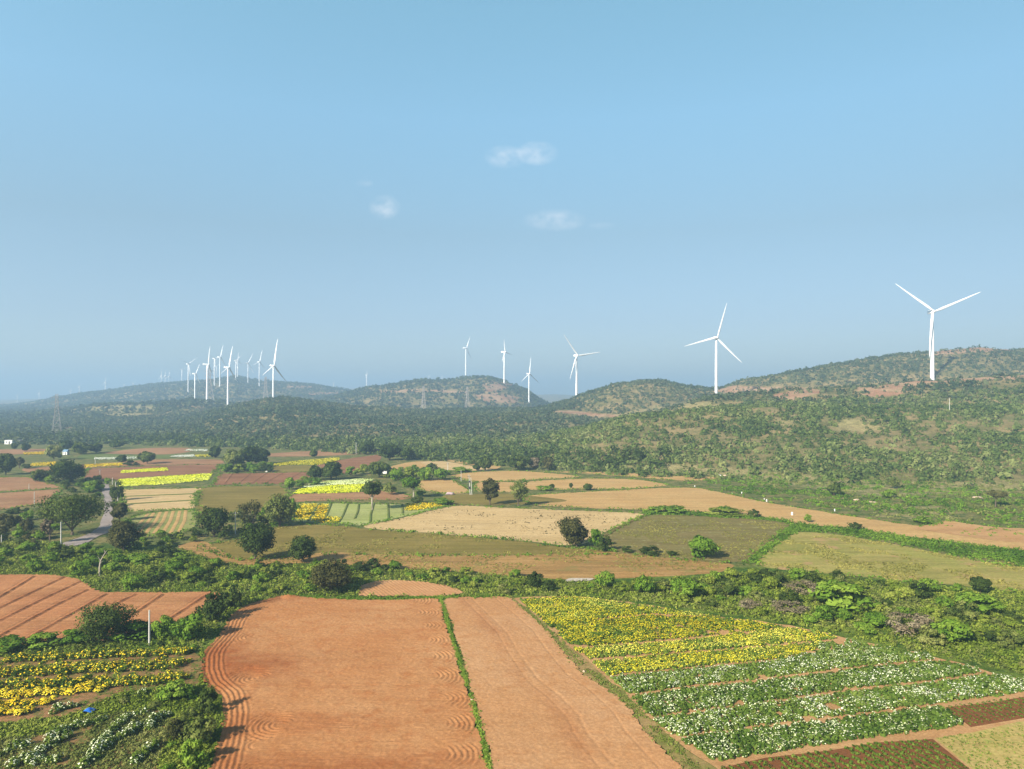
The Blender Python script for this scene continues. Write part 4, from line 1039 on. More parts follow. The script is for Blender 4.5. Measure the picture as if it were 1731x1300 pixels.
scatter_flat("undergrowth", "olive and brownish grass growing between the thicket's shrubs", "undergrowth",
             [(-100, 915), (60, 915), (180, 930), (330, 930), (400, 955), (600, 955), (870, 975), (1050, 990), (1290, 966), (1400, 975), (1560, 990), (1731, 1005), (1850, 1012), (1850, 1160), (1731, 1140), (1600, 1112), (1450, 1080), (1300, 1048), (1100, 1020), (870, 1008), (760, 1010), (600, 1010), (500, 1008), (420, 1022), (345, 1090), (330, 1112), (-100, 1112)], 8000, (0.4, 1.5), 14, 0.15, LM_GREY, 331, (0.35, 0.9), patchy=0.40)
scatter_flat("undergrowth", "low weeds around the marigold and white flower plots at lower left", "undergrowth",
             [(-140, 1225), (60, 1205), (110, 1190), (200, 1172), (330, 1150), (345, 1110), (338, 1095), (352, 1160), (378, 1190), (378, 1215), (362, 1310), (350, 1345), (-160, 1345)], 5200, (0.35, 1.2), 10, 0.18, LM_LIGHT, 309, (0.35, 0.75), hue=0.08)
scatter_flat("weeds", "green weedy bank between the tan field and the pasture", "weeds",
             [(1085, 862), (1180, 866), (1299, 876), (1374, 889), (1450, 894), (1500, 903), (1600, 917), (1731, 932), (1850, 946), (1850, 968), (1731, 955), (1624, 940), (1499, 915), (1420, 902), (1345, 897), (1240, 878), (1090, 872)], 2600, (0.7, 2.0), 12, 0.17, LM_GREEN, 311, (0.4, 0.8), hue=0.12)
scatter_flat("weeds", "weedy ditch running between the grey green field and the pasture", "weeds",
             [(1335, 890), (1350, 898), (1300, 930), (1280, 952), (1255, 956), (1290, 925)], 420, (0.6, 1.6), 12, 0.17, LM_GREEN, 313, (0.4, 0.8), hue=0.15, avoid=False)
scatter_flat("weeds", "sparse weeds on the pale sandy ground at right", "weeds",
             [(1560, 893), (1610, 887), (1850, 908), (1850, 928), (1620, 904)], 70, (0.6, 2.2), 10, 0.16, LM_GREEN, 315, (0.2, 0.4), avoid=False, patchy=0.5)

scatter_flat("undergrowth", "brownish green low weeds among the white flower bushes", "undergrowth",
             [(-120, 1262), (60, 1246), (150, 1215), (230, 1203), (290, 1210), (280, 1260), (262, 1300), (255, 1345), (-160, 1345)], 5200, (0.35, 1.2), 12, 0.15, LM_GREY, 317, (0.35, 0.8), avoid=False, patchy=0.34, hue=0.0)
scatter_flat("undergrowth", "low green weeds between the marigold rows", "undergrowth",
             [(-140, 1108), (20, 1112), (150, 1108), (332, 1102), (334, 1150), (322, 1165), (200, 1175), (110, 1210), (-60, 1230), (-150, 1235)], 1900, (0.3, 0.9), 11, 0.15, LM_GREEN, 333, (0.35, 0.7), avoid=False, patchy=0.45, hue=0.0)
scatter_flat("weeds", "dark dry tufts dotted over the cream stubble field", "weeds",
             [(640, 885), (740, 862), (866, 861), (1016, 867), (1075, 872), (1010, 900), (866, 912), (740, 899)], 420, (0.3, 0.9), 8, 0.2, LM_BROWN, 319, (0.3, 0.7), avoid=False, patchy=0.50)
scatter_flat("weeds", "dry grass tufts on the yellow green pasture", "weeds",
             [(1320, 915), (1400, 905), (1499, 918), (1624, 942), (1850, 970), (1850, 1012), (1624, 990), (1374, 967), (1290, 955)], 2600, (0.4, 1.3), 8, 0.2, LM_STRAW, 321, (0.2, 0.45), avoid=False, patchy=0.45)
scatter_flat("weeds", "tufts of grass on the olive field and the orange brown strip", "weeds",
             [(345, 925), (468, 890), (620, 893), (866, 914), (1030, 933), (1216, 952), (1213, 966), (1041, 976), (866, 972), (640, 956), (400, 950)], 3000, (0.35, 1.1), 8, 0.2, LM_STRAW, 323, (0.2, 0.45), avoid=False, patchy=0.50, hue=-0.1)
scatter_flat("weeds", "pale tufts on the grey green crop field", "weeds",
             [(1095, 874), (1299, 882), (1330, 888), (1266, 944), (1116, 940), (1030, 908)], 2400, (0.35, 1.0), 8, 0.2, LM_STRAW, 325, (0.2, 0.45), avoid=False, patchy=0.50, hue=-0.1)

# grass along the field edges and the grassy balks
def grass_line(name, label, lines, width, per_m, size, seed, mat=None, hue=0.0):
    g = np.random.default_rng(seed); CC = []
    for P in lines:
        for a, b in zip(P[:-1], P[1:]):
            L = math.hypot(b[0] - a[0], b[1] - a[1]); m = g.poisson(L * per_m)
            if m == 0: continue
            t = g.uniform(size=m); nx_, ny_ = -(b[1] - a[1]) / max(L, 1e-6), (b[0] - a[0]) / max(L, 1e-6)
            o = g.normal(size=m) * width * 0.5
            CC.append(np.stack([a[0] + (b[0] - a[0]) * t + nx_ * o, a[1] + (b[1] - a[1]) * t + ny_ * o], 1))
    C2 = np.concatenate(CC); m = len(C2); nq = 5
    keepn = fbm(C2[:, 0] / 4, C2[:, 1] / 4, seed, 3) > 0.36
    C2 = C2[keepn]; m = len(C2)
    w = g.uniform(size[0], size[1], m)
    d = g.normal(size=(m, nq, 3)); d /= np.linalg.norm(d, axis=2, keepdims=True); d[:, :, 2] = np.abs(d[:, :, 2])
    C = np.concatenate([C2, np.full((m, 1), 0.12)], 1)[:, None, :] + d * (w * 0.45)[:, None, None]
    N = d + g.normal(size=d.shape) * 0.5
    V, F = leaf_quads(C.reshape(-1, 3), N.reshape(-1, 3), np.repeat(w * 0.26, nq), 0.6, seed + 1)
    t = np.repeat(np.clip(fbm(C2[:, 0] / 6, C2[:, 1] / 6, seed + 2, 3) + g.normal(size=m) * .15 + hue, 0, 1), nq)
    o = link(name, mesh_arrays(name, V, F, tint=np.repeat(t, 4)), None, (mat or LM_GRASS,))
    return tag(o, label, "grass", kind="stuff")
near_e = [P + [P[0]] for P in FIELD_EDGES[:4]]
far_e = [P + [P[0]] for P in FIELD_EDGES[4:] if np.mean(np.array(P)[:, 1]) > 190]
grass_line("margin_grass", "thin grass along the edges of the red fields", near_e, 0.8, 3.0, (0.25, 0.6), 401)
grass_line("margin_grass", "grass and weeds along the banks of the farther fields", far_e, 2.0, 1.5, (0.6, 1.7), 403, LM_GREEN, 0.05)
balk = polyG([(743, 1008), (752, 1032), (759, 1062), (773, 1108), (786, 1146), (799, 1185), (812, 1234), (825, 1290), (837, 1345)])
grass_line("grass_balk", "narrow green grass balk between the ploughed and the raked field", [balk] * 3, 0.42, 11, (0.25, 0.6), 405, LM_GREEN, 0.25)
balk2 = polyG([(862, 1010), (893, 1036), (928, 1066), (955, 1097), (990, 1130), (1022, 1156), (1064, 1190), (1100, 1226), (1150, 1275), (1215, 1340)])
grass_line("grass_balk", "worn green grass balk between the raked field and the flower beds", [balk2] * 3, 1.2, 5, (0.2, 0.55), 407, LM_GRASS, 0.0)
balk3 = polyG([(606, 1010), (680, 1011), (745, 1010), (800, 1005), (860, 1008)])
grass_line("grass_balk", "grass strip along the top of the two front red fields", [polyG([(490, 1005), (530, 1010), (600, 1012), (680, 1012), (745, 1011), (860, 1009)])] * 3, 1.3, 12, (0.35, 0.8), 409, LM_GREEN, 0.2)

# ------------------------------------------------------------------ flower beds
def bed(name, label, pts, row_dir, row_sp, plant_sp, petal, frac, size=0.55, nleaf=9, nflow=7, seed=1, avoid=(), gap=0.08, flow_size=0.085, leaf=0.17, leafmat=None, lo=0.0, hgt=0.5):
    """rows of flowering plants; frac(x, y) is how much of a plant is in bloom"""
    g = np.random.default_rng(seed); P = polyG(pts); A = np.array(P)
    c_, s_ = math.cos(row_dir), math.sin(row_dir)
    ctr = A.mean(0); Rm = np.hypot(*(A - ctr).T).max()
    a = np.arange(-Rm, Rm, plant_sp); b = np.arange(-Rm, Rm, row_sp)
    U, W = np.meshgrid(a, b)
    U = U + g.normal(size=U.shape) * plant_sp * 0.25; W = W + g.normal(size=W.shape) * row_sp * 0.12
    x = ctr[0] + U * c_ - W * s_; y = ctr[1] + U * s_ + W * c_
    x, y = x.ravel(), y.ravel()
    k = inside(x, y, P) & (g.uniform(size=x.shape) > gap)
    k &= fbm(x / 3.0, y / 3.0, seed + 50, 2) > 0.20
    x, y = x[k], y[k]; m = len(x)
    w = size * g.uniform(0.7, 1.25, m) * (0.75 + 0.5 * fbm(x / 5, y / 5, seed + 7, 2))
    d = g.normal(size=(m, nleaf, 3)); d /= np.linalg.norm(d, axis=2, keepdims=True); d[:, :, 2] = np.abs(d[:, :, 2])
    base = np.stack([x, y, np.full(m, 0.13)], 1)[:, None, :]
    sc = np.stack([w * 0.55, w * 0.55, w * hgt], 1)[:, None, :]
    C = base + d * sc * g.uniform(0.6, 1, (m, nleaf, 1))
    V1, F1_ = leaf_quads(C.reshape(-1, 3), (d + g.normal(size=d.shape) * .35).reshape(-1, 3), np.repeat(w * leaf / 0.55, nleaf) * g.uniform(.7, 1.2, m * nleaf), 0.7, seed + 1)
    t1 = np.repeat(np.clip(g.uniform(0.1, 0.9, m), 0, 1), nleaf * 4)
    fr = np.clip(frac(x, y), 0, 1)
    d2 = g.normal(size=(m, nflow, 3)); d2[:, :, 2] = np.abs(d2[:, :, 2]) + 0.35; d2 /= np.linalg.norm(d2, axis=2, keepdims=True)
    C2 = base + d2 * sc * 1.12
    kf = (g.uniform(size=(m, nflow)) < fr[:, None]).reshape(-1)
    N2 = (d2 * 0.6 + np.array([0, 0, 0.7]) + g.normal(size=d2.shape) * .25).reshape(-1, 3)[kf]
    V2, F2_ = leaf_quads(C2.reshape(-1, 3)[kf], N2, flow_size * g.uniform(.7, 1.3, kf.sum()), 0.95, seed + 2)
    tf = np.repeat(np.repeat(np.clip(fbm(x / 7, y / 7, seed + 9, 3) * 1.2 - 0.1, 0, 1), nflow)[kf] + g.normal(size=kf.sum()) * 0.1, 4)
    Vv = np.concatenate([V1, V2]); Ff = np.concatenate([F1_, F2_ + len(V1)])
    mi = np.concatenate([np.zeros(len(F1_)), np.ones(len(F2_))]).astype(int)
    o = link(name, mesh_arrays(name, Vv, Ff, tint=np.concatenate([t1, tf]), matidx=mi), None, (leafmat or LM_CROP, petal))
    return tag(o, label, "flower bed", kind="stuff")

RD = math.atan2(*(lambda a, b: (b[1] - a[1], b[0] - a[0]))(G(1061, 1177), G(995, 1119)))   # rows run parallel to the left edge
full = lambda v, q=0.3: (lambda x, y: v + q * (fbm(x / 2.2, y / 2.2, 91, 2) - 0.5) * 2)
Yp = [[(878, 1015), (975, 1011), (1078, 1023), (1157, 1036), (1230, 1046), (1100, 1038), (1026, 1046), (935, 1056), (908, 1042)],
      [(912, 1047), (1000, 1050), (1100, 1042), (1235, 1048), (1290, 1055), (1325, 1062), (1217, 1073), (1120, 1083), (1000, 1093), (960, 1090)],
      [(966, 1096), (1000, 1097), (1157, 1084), (1217, 1077), (1330, 1064), (1370, 1067), (1420, 1080), (1385, 1084), (1235, 1097), (1110, 1106), (998, 1115)],
      [(1000, 1120), (1110, 1110), (1235, 1101), (1386, 1088), (1378, 1103), (1304, 1116), (1180, 1128), (1027, 1143)]]
YL = ["farthest yellow flower bed, next to the thicket", "second farthest yellow flower bed", "yellow flower bed just above the nearest yellow one", "nearest yellow flower bed, bordering the white beds"]
for i, p in enumerate(Yp):
    bed("flower_bed", YL[i], p, RD, 0.78, 0.46, PM_LEM, full(0.58, 0.8), 0.66, 18, 12, 500 + i, flow_size=0.12, hgt=0.78)
Wp = [[(1388, 1089), (1424, 1082), (1482, 1093), (1560, 1109), (1580, 1115), (1456, 1127), (1300, 1146), (1170, 1160), (1065, 1174), (1030, 1148), (1180, 1132), (1304, 1121), (1380, 1107)],
      [(1068, 1180), (1180, 1165), (1299, 1153), (1456, 1134), (1588, 1120), (1650, 1132), (1660, 1137), (1592, 1149), (1456, 1163), (1299, 1186), (1200, 1200), (1105, 1213)],
      [(1108, 1219), (1200, 1204), (1299, 1192), (1456, 1169), (1592, 1155), (1665, 1143), (1731, 1151), (1860, 1176), (1860, 1152), (1731, 1172), (1586, 1190), (1416, 1212), (1299, 1225), (1142, 1247)],
      [(1150, 1252), (1299, 1232), (1416, 1219), (1586, 1196), (1634, 1227), (1542, 1240), (1482, 1246), (1299, 1275), (1210, 1289)]]
Wp[2] = [(1108, 1219), (1200, 1204), (1299, 1192), (1456, 1169), (1592, 1155), (1665, 1143), (1731, 1151), (1860, 1180), (1860, 1156), (1731, 1172), (1586, 1190), (1416, 1212), (1299, 1225), (1142, 1247)]
Wp[2] = [(1108, 1219), (1200, 1204), (1299, 1192), (1456, 1169), (1592, 1155), (1665, 1143), (1731, 1150), (1860, 1155), (1731, 1172), (1586, 1190), (1416, 1212), (1299, 1225), (1142, 1247)]
WL = ["farthest white flower bed, next to the yellow flowers", "second white flower bed from the yellow flowers", "third white flower bed, reaching the right edge", "nearest white flower bed, above the bottom seedling bed"]
for i, p in enumerate(Wp):
    bed("flower_bed", WL[i], p, RD, 0.92, 0.42, PM_CRM, lambda x, y: 0.20 + 1.6 * (fbm(x / 1.8, y / 1.8, 93, 3) - 0.47), 0.74, 22, 11, 520 + i, flow_size=0.115, hgt=0.8, gap=0.03, leafmat=LM_BED)
NOFL = lambda x, y: x * 0
bed("seedling_rows", "low green seedlings in rows on the bottom dark red bed", [(1216, 1298), (1299, 1286), (1400, 1270), (1482, 1258), (1570, 1252), (1632, 1300), (1685, 1345), (1262, 1345)], RD, 1.25, 0.24, PM_YEL, NOFL, 0.56, 9, 1, 540, leaf=0.16)
bed("seedling_rows", "low green seedlings in rows on the right dark red bed", [(1596, 1196), (1731, 1180), (1860, 1163), (1860, 1197), (1731, 1213), (1638, 1226)], RD, 1.25, 0.26, PM_YEL, NOFL, 0.46, 7, 1, 541, leaf=0.14)
bed("dry_grass_tufts", "pale dry grass tufts in the lower right plot", [(1584, 1250), (1731, 1226), (1860, 1208), (1860, 1345), (1700, 1345), (1644, 1300)], 0.3, 0.6, 0.5, PM_YEL, NOFL, 0.42, 6, 1, 542, leafmat=LM_GRASS, leaf=0.14, gap=0.5)

# far flower plots
def far_bed(label, pts, petal, v, seed, sp=1.0, size=0.9):
    return bed("flower_bed", label, pts, 0.08, sp, sp * 0.85, petal, full(v, 0.2), size, 4, 11, seed, flow_size=0.30 * size, leaf=0.2, hgt=0.35, gap=0.03)
far_bed("lemon yellow top band of the bright flower field in the middle distance", [(515, 821), (553, 814), (608, 810), (632, 811), (620, 818), (560, 820), (510, 826)], PM_PLIM, 0.95, 560)
far_bed("deep yellow middle band of the bright flower field in the middle distance", [(507, 827), (560, 821), (618, 819), (612, 826), (560, 829), (500, 831)], PM_LIME, 0.98, 561)
far_bed("lower yellow band of the bright flower field in the middle distance", [(493, 835), (504, 831), (560, 829), (613, 826), (608, 832), (560, 834)], PM_LIME, 0.9, 562)
far_bed("yellow plot at the left end of the pale green plots", [(496, 877), (507, 853), (537, 852), (522, 880)], PM_YEL, 0.5, 563)
far_bed("second yellow plot in the pale green plots", [(526, 881), (541, 853), (556, 853), (547, 884)], PM_YEL, 0.5, 564)
far_bed("small yellow patch in the lower pale green plots", [(550, 884), (553, 874), (577, 875), (571, 885)], PM_YEL, 0.5, 565)
far_bed("orange yellow strip at the right of the pale green plots", [(684, 865), (686, 852), (742, 851), (748, 856), (716, 861)], PM_YEL, 0.55, 566)
far_bed("large bright yellow strip above the cream stubble", [(198, 820), (201, 811), (275, 806), (359, 801), (352, 812), (275, 819), (205, 823)], PM_LIME, 0.95, 567, 1.1, 1.0)
far_bed("short bright yellow strip on the brown field", [(204, 800), (206, 796), (282, 791), (284, 796)], PM_LIME, 0.95, 568, 1.2, 1.1)
far_bed("far yellow strip behind the large round tree", [(52, 788), (55, 784), (96, 781), (92, 787)], PM_YEL, 0.8, 569, 1.3, 1.2)
far_bed("far yellow strip below the lone dark tree", [(142, 790), (145, 786), (207, 783), (207, 787)], PM_YEL, 0.8, 570, 1.3, 1.2)
far_bed("small far yellow strip left of the blue roofed hut", [(40, 769), (41, 766), (76, 764), (76, 768)], PM_YEL, 0.8, 571, 1.5, 1.4)
far_bed("whitish far strip behind the brown field", [(288, 773), (292, 771), (326, 769), (330, 772)], PM_WHT, 0.9, 572, 1.4, 1.3)
far_bed("pale yellow far strip left of the big far clump", [(331, 772), (330, 769.5), (362, 769), (362, 772)], PM_LEM, 0.9, 573, 1.4, 1.3)
far_bed("pale far strip beyond the dark green far field", [(160, 777), (161, 774.5), (232, 773), (232, 776)], PM_WHT, 0.8, 574, 1.4, 1.3)
far_bed("thin white strip on the far pink field", [(312, 762), (318, 760), (350, 760), (350, 763)], PM_WHT, 0.7, 575, 1.5, 1.3)
far_bed("pale yellow flower strip at the foot of the scrub hill", [(453, 788), (470, 783), (520, 778), (573, 774), (574, 778), (540, 786), (500, 786)], PM_LEM, 0.45, 576, 1.3, 1.2)

# dark furrows between the pale green plots, and ridges of the brown field
def ridge(name, label, lines, w, h, mat, cat="furrow"):
    V, F = [], []
    for L in lines:
        P = polyG(L)
        for a, b in zip(P[:-1], P[1:]):
            n_ = Vector((-(b[1] - a[1]), b[0] - a[0])).normalized() * w / 2
            i = len(V)
            V += [(a[0] + n_.x, a[1] + n_.y, 0.10), (a[0], a[1], h), (a[0] - n_.x, a[1] - n_.y, 0.10), (b[0] + n_.x, b[1] + n_.y, 0.10), (b[0], b[1], h), (b[0] - n_.x, b[1] - n_.y, 0.10)]
            F += [(i, i + 1, i + 4, i + 3), (i + 1, i + 2, i + 5, i + 4)]
    o = link(name, mesh_arrays(name, V, F), None, (mat,))
    return tag(o, label, cat, kind="structure")
ridge("plot_ridges", "dark weedy ridges between the pale green and yellow plots", [[(521, 881), (540, 852)], [(547, 884), (560, 852)], [(572, 884), (580, 871), (588, 852)], [(600, 877), (605, 865), (607, 852)], [(626, 884), (627, 869), (632, 852)], [(657, 878), (656, 852)], [(681, 868), (680, 853)]], 1.1, 0.45, M_DGREEN)
ridge("field_ridges", "pale curved strips between the rows of the striped green field", [[(260, 867), (252, 880), (234, 901)], [(271, 866), (264, 880), (246, 902)], [(282, 865), (276, 880), (260, 902)], [(293, 864), (288, 880), (274, 903)], [(304, 864), (300, 880), (288, 902)], [(314, 863), (312, 880), (302, 900)], [(250, 869), (240, 881), (226, 894)]], 1.3, 0.16, M_TAN)
ridge("field_ridges", "dark ridges across the reddish brown field", [[(380, 817), (392, 801)], [(403, 817), (423, 801)], [(425, 817), (450, 800)], [(449, 816), (479, 799)], [(480, 814), (508, 799)]], 1.3, 0.35, M_BROWN)
ridge("field_ridges", "dark field banks across the cream stubble right of the road", [[(207, 840), (236, 839), (336, 835)], [(212, 853), (330, 846)], [(214, 866), (250, 866), (328, 861)]], 0.9, 0.5, M_DGREEN)
ridge("field_ridges", "dark field bank between the two pinkish fields at left", [[(-60, 834), (0, 832.5), (60, 829), (108, 825.5)]], 1.6, 0.5, M_DGREEN)
ridge("field_ridges", "low bank from the stubble field's corner along the grey green field", [[(1020, 907), (1050, 890), (1090, 871)]], 1.4, 0.6, M_GREY)

# marigold rows at lower left: each bush a thing
def flower_bush_mesh(seed, petal, nfl, w=1.0, h=0.9):
    g = np.random.default_rng(seed)
    V, F, t = crown_arrays(w, h, seed, clumps=12, leaves=14, leaf=0.11, hollow=0.6, spread=0.42)
    d = g.normal(size=(nfl, 3)); d[:, 2] = np.abs(d[:, 2]) + 0.15; d /= np.linalg.norm(d, axis=1, keepdims=True)
    C = d * np.array([w * 0.52, w * 0.52, h * 0.58]) + np.array([0, 0, h * 0.40])
    V2, F2_ = leaf_quads(C, d + np.array([0, 0, 0.4]), 0.085 * g.uniform(.7, 1.3, nfl), 0.95, seed + 1)
    mi = np.concatenate([np.zeros(len(F)), np.ones(len(F2_))]).astype(int)
    me = mesh_arrays("flower_bush", np.concatenate([V, V2]), np.concatenate([F, F2_ + len(V)]), tint=np.concatenate([t, np.repeat(g.uniform(0.2, .9, nfl), 4)]), matidx=mi)
    me.materials.append(LM_CROP); me.materials.append(petal)
    return me
MB1 = [flower_bush_mesh(700 + i, PM_YEL, (7, 13, 22)[i]) for i in range(3)]
MB2 = [flower_bush_mesh(710 + i, PM_YEL, 60) for i in range(3)]
MB3 = [flower_bush_mesh(720 + i, PM_CRM, (6, 11, 17)[i]) for i in range(3)]
def rows_of(lines, meshes, n, w, name, label, group, jit=0.25, extra=1, dy=0.9, dx=-0.6):
    for L in lines:
        P = polyG(L)
        seg = [math.hypot(b[0] - a[0], b[1] - a[1]) for a, b in zip(P[:-1], P[1:])]; T = sum(seg)
        cnt = max(2, int(T / n))
        for i in range(cnt):
            s_ = (i + 0.5) / cnt * T; j = 0
            while s_ > seg[j] and j < len(seg) - 1: s_ -= seg[j]; j += 1
            a, b = P[j], P[j + 1]; f = s_ / seg[j]
            for q in range(extra):
                o = bpy.data.objects.new(name, random.choice(meshes)); col.objects.link(o)
                o.location = (a[0] + (b[0] - a[0]) * f + random.uniform(-jit, jit) + q * dx, a[1] + (b[1] - a[1]) * f + random.uniform(-jit, jit) - q * dy, 0.03)
                o.rotation_euler = (0, 0, random.uniform(0, 6.28)); k = w * random.uniform(0.8, 1.2)
                o.scale = (k * random.uniform(.8, 1.2), k * random.uniform(.8, 1.2), k * random.uniform(.6, 1.15))
                tag(o, label, "flower bush", group)
rows_of([[(18, 1117), (150, 1111), (332, 1103)]], MB1, 1.35, 1.65, "marigold_bush", "green marigold bush with few yellow heads in the top row at lower left", "marigold bushes of the top row", extra=2, dy=1.2)
rows_of([[(-20, 1137), (100, 1132), (326, 1120)]], MB1, 1.4, 1.65, "marigold_bush", "green marigold bush in the second row block below the first earth path", "marigold bushes of the second block", extra=3, dy=1.5)
rows_of([[(-20, 1159), (120, 1156), (322, 1147)]], MB1, 1.4, 1.6, "marigold_bush", "sparse marigold bush in the third row block at lower left", "marigold bushes of the third block", extra=3, dy=1.25)
rows_of([[(-30, 1179), (60, 1174), (185, 1166)]], MB2, 1.25, 1.5, "marigold_bush", "marigold bush covered in yellow heads at the left edge", "yellow marigold bushes at the left edge", extra=2, dy=1.2)
rows_of([[(-30, 1195), (40, 1192), (96, 1187)], [(-30, 1210), (57, 1205)]], MB2, 1.25, 1.5, "marigold_bush", "marigold bush covered in yellow heads at the left edge", "yellow marigold bushes at the left edge", extra=2, dy=1.1)
WROWS = [[(75, 1258), (110, 1236), (140, 1228), (175, 1222)], [(-5, 1282), (30, 1266), (52, 1262)], [(50, 1300), (62, 1276), (90, 1262), (120, 1246)], [(20, 1300), (45, 1288), (105, 1290)], [(165, 1268), (190, 1240), (215, 1215), (250, 1206)], [(140, 1302), (170, 1270), (205, 1250), (238, 1232)], [(222, 1300), (240, 1282), (262, 1262)], [(250, 1238), (262, 1222), (280, 1212)], [(85, 1208), (110, 1200), (130, 1196)], [(222, 1180), (250, 1174)]]
rows_of(WROWS, MB3, 0.62, 1.5, "white_flower_bush", "straggly bush with white flowers in the bottom left corner", "white flower bushes in the bottom left corner", jit=0.35)

# ------------------------------------------------------------------ wind turbines
def blade_mesh(Rm, pitch=0.0, fat=1.0, wide=1.0):
    st = [(0.0, 0.016, 0.016, 0), (0.03, 0.017, 0.016, 8), (0.09, 0.023, 0.013, 16), (0.18, 0.030, 0.009, 14), (0.35, 0.025, 0.006, 9), (0.6, 0.018, 0.0042, 5), (0.85, 0.011, 0.0025, 2), (0.97, 0.006, 0.0014, 0), (1.0, 0.002, 0.0006, 0)]
    bm = bmesh.new(); prev = None
    for (r, c_, th, tw) in st:
        ring = []
        for k in range(12):
            a = 2 * math.pi * k / 12
            u = (math.cos(a) * c_ + c_ * 0.45) * (wide if r > 0.05 else 1); v = fat * math.sin(a) * th * (1.0 if r < 0.05 else 1.0 - 0.55 * (math.cos(a) < 0) * abs(math.cos(a)))
            t = R(tw + pitch)
            uu = u * math.cos(t) - v * math.sin(t); vv = u * math.sin(t) + v * math.cos(t)
            ring.append(bm.verts.new((uu * Rm, vv * Rm - 0.055 * Rm * r * r, r * Rm)))
        if prev:
            for k in range(12): bm.faces.new((prev[k], prev[(k + 1) % 12], ring[(k + 1) % 12], ring[k]))
        else: bm.faces.new(ring[::-1])
        prev = ring
    bm.faces.new(prev)
    return bm

def turbine(px, yb, yh, Rp, th, alpha, label, D=None, group=None, far=False):
    if D is None:
        x, D, z = cast(px, yb)
    k = D / FPX
    x = (px - CX) * k
    zb = CAM_H - (yb - HY) * k
    zh = CAM_H - (yh - HY) * k
    zg = min(hz(x, D), zb)
    Hh, Rm = zh - zg, Rp * k
    e = empty("wind_turbine", (x, D, zg), 0.0, label, "wind turbine", group)
    bm = bmesh.new(); n = 10 if far else 28
    r0 = 0.030 * (zh - zb) * (1.25 if far else 1.0)
    tube(bm, [(0, 0, -2), (0, 0, 0), (0, 0, Hh * 0.5), (0, 0, Hh - 0.02 * Hh)], [r0, r0, r0 * 0.82, r0 * 0.58], n)
    bm_obj("tower", bm, M_WHITE, e, True)
    a = R(alpha)
    # nacelle: rounded box along the rotor axis (local -Y points upwind)
    q = 0.026 * (zh - zb) * (1.2 if far else 1)
    bm = bmesh.new(); box(bm, (0, 1.6 * q, 0), (1.7 * q, 5.2 * q, 1.75 * q))
    bmesh.ops.bevel(bm, geom=list(bm.edges), offset=0.32 * q, segments=3, affect='EDGES', profile=0.6)
    box(bm, (0, 3.2 * q, 1.0 * q), (0.9 * q, 1.2 * q, 0.4 * q))
    na = bm_obj("nacelle", bm, M_WHITE, e); na.location = (0, 0, Hh); na.rotation_euler = (0, 0, a)
    bm = bmesh.new(); bmesh.ops.create_uvsphere(bm, u_segments=16, v_segments=10, radius=1.0)
    for v in bm.verts: v.co = Vector((v.co.x * 0.85 * q, v.co.y * 1.15 * q, v.co.z * 0.85 * q))
    hub = bm_obj("rotor_hub", bm, M_WHITE, e, True)
    off = Vector((math.sin(a), -math.cos(a), 0)) * (1.75 * q)
    hub.location = Vector((0, 0, Hh)) + off; hub.rotation_euler = (0, 0, a)
    me = None
    for i in range(3):
        if me is None:
            b = bm_obj("blade", blade_mesh(Rm, 72 if alpha > 45 else 0, 1.0 if D < 1250 else (1.8 if D < 2000 else 2.8), 1.0 if D < 1250 else (1.25 if D < 2000 else 1.6)), M_WHITE, e, True); me = b.data
        else:
            b = bpy.data.objects.new("blade", me); col.objects.link(b); b.parent = e
        b.location = Vector((0, 0, Hh)) + off
        b.rotation_euler = (Matrix.Rotation(a, 3, 'Z') @ Matrix.Rotation(R(th + 120 * i), 3, 'Y')).to_euler()
    return e

TG = "wind turbines of the left hill cluster"
FG = "faint far wind turbines on the left horizon"
turbine(1576, 642, 527, 79, 66.5, -6, "largest wind turbine, rightmost, with a Y shaped rotor")
turbine(1210.7, 662, 571, 60, 15, 6, "second largest wind turbine, left of the rightmost one", D=1080)
turbine(974.7, 673, 601, 44, -39, 24, "wind turbine at the foot of the domed scrub hill", D=1360)
turbine(787.4, 637, 588.5, 22, 23, 62, "left one of two turbines on the crest of the middle hill")
turbine(852.4, 648, 595, 22, -20, 62, "right one of two turbines on the crest of the middle hill")
turbine(894.2, 673.5, 631.7, 28, 2, 52, "small turbine standing low at the right foot of the middle hill", D=1800)
turbine(462, 674, 618, 46, 7, 79, "tallest turbine of the left cluster, at its right end", D=1330, group=TG)
turbine(385.3, 682, 621, 37.5, 12, 87, "second tallest turbine of the left cluster, standing lowest", D=1600, group=TG)
turbine(350.2, 679, 616, 31, 2, 104, "left cluster turbine seen edge on with a blade straight up", D=1640, group=TG)
turbine(329.6, 675.5, 631.8, 20, 28, 80, "short left cluster turbine seen almost from the side", D=1700, group=TG)
turbine(318.2, 654, 615.2, 20, 53, 62, "leftmost big turbine of the cluster with a wide V of blades", D=2500, group=TG)
turbine(307.2, 647, 625, 10, 58, 56, "faint small turbine just left of the V bladed one", D=3600, group=TG)
turbine(362.5, 645, 606, 15, 60, 56, "cluster turbine with a flat Y rotor, left in the middle trio", D=2650, group=TG)
turbine(365.6, 637, 619, 9, 60, 68, "small faint turbine between the middle trio's two big ones", D=3700, group=TG)
turbine(371.7, 645.5, 603.6, 22, 15, 84, "tallest turbine of the middle trio", D=2650, group=TG)
turbine(398.7, 643.5, 609.6, 16, 48, 60, "turbine on the hilltop right of the lowest standing one", D=2800, group=TG)
turbine(401.5, 642, 609, 14, 0, 85, "turbine half hidden behind the hilltop one", D=2950, group=TG)
turbine(419.2, 643.5, 613.8, 20, 28, 66, "third turbine from the right in the left cluster", D=2800, group=TG)
turbine(438.4, 646, 611.8, 21, 12, 72, "second turbine from the right in the left cluster", D=2750, group=TG)
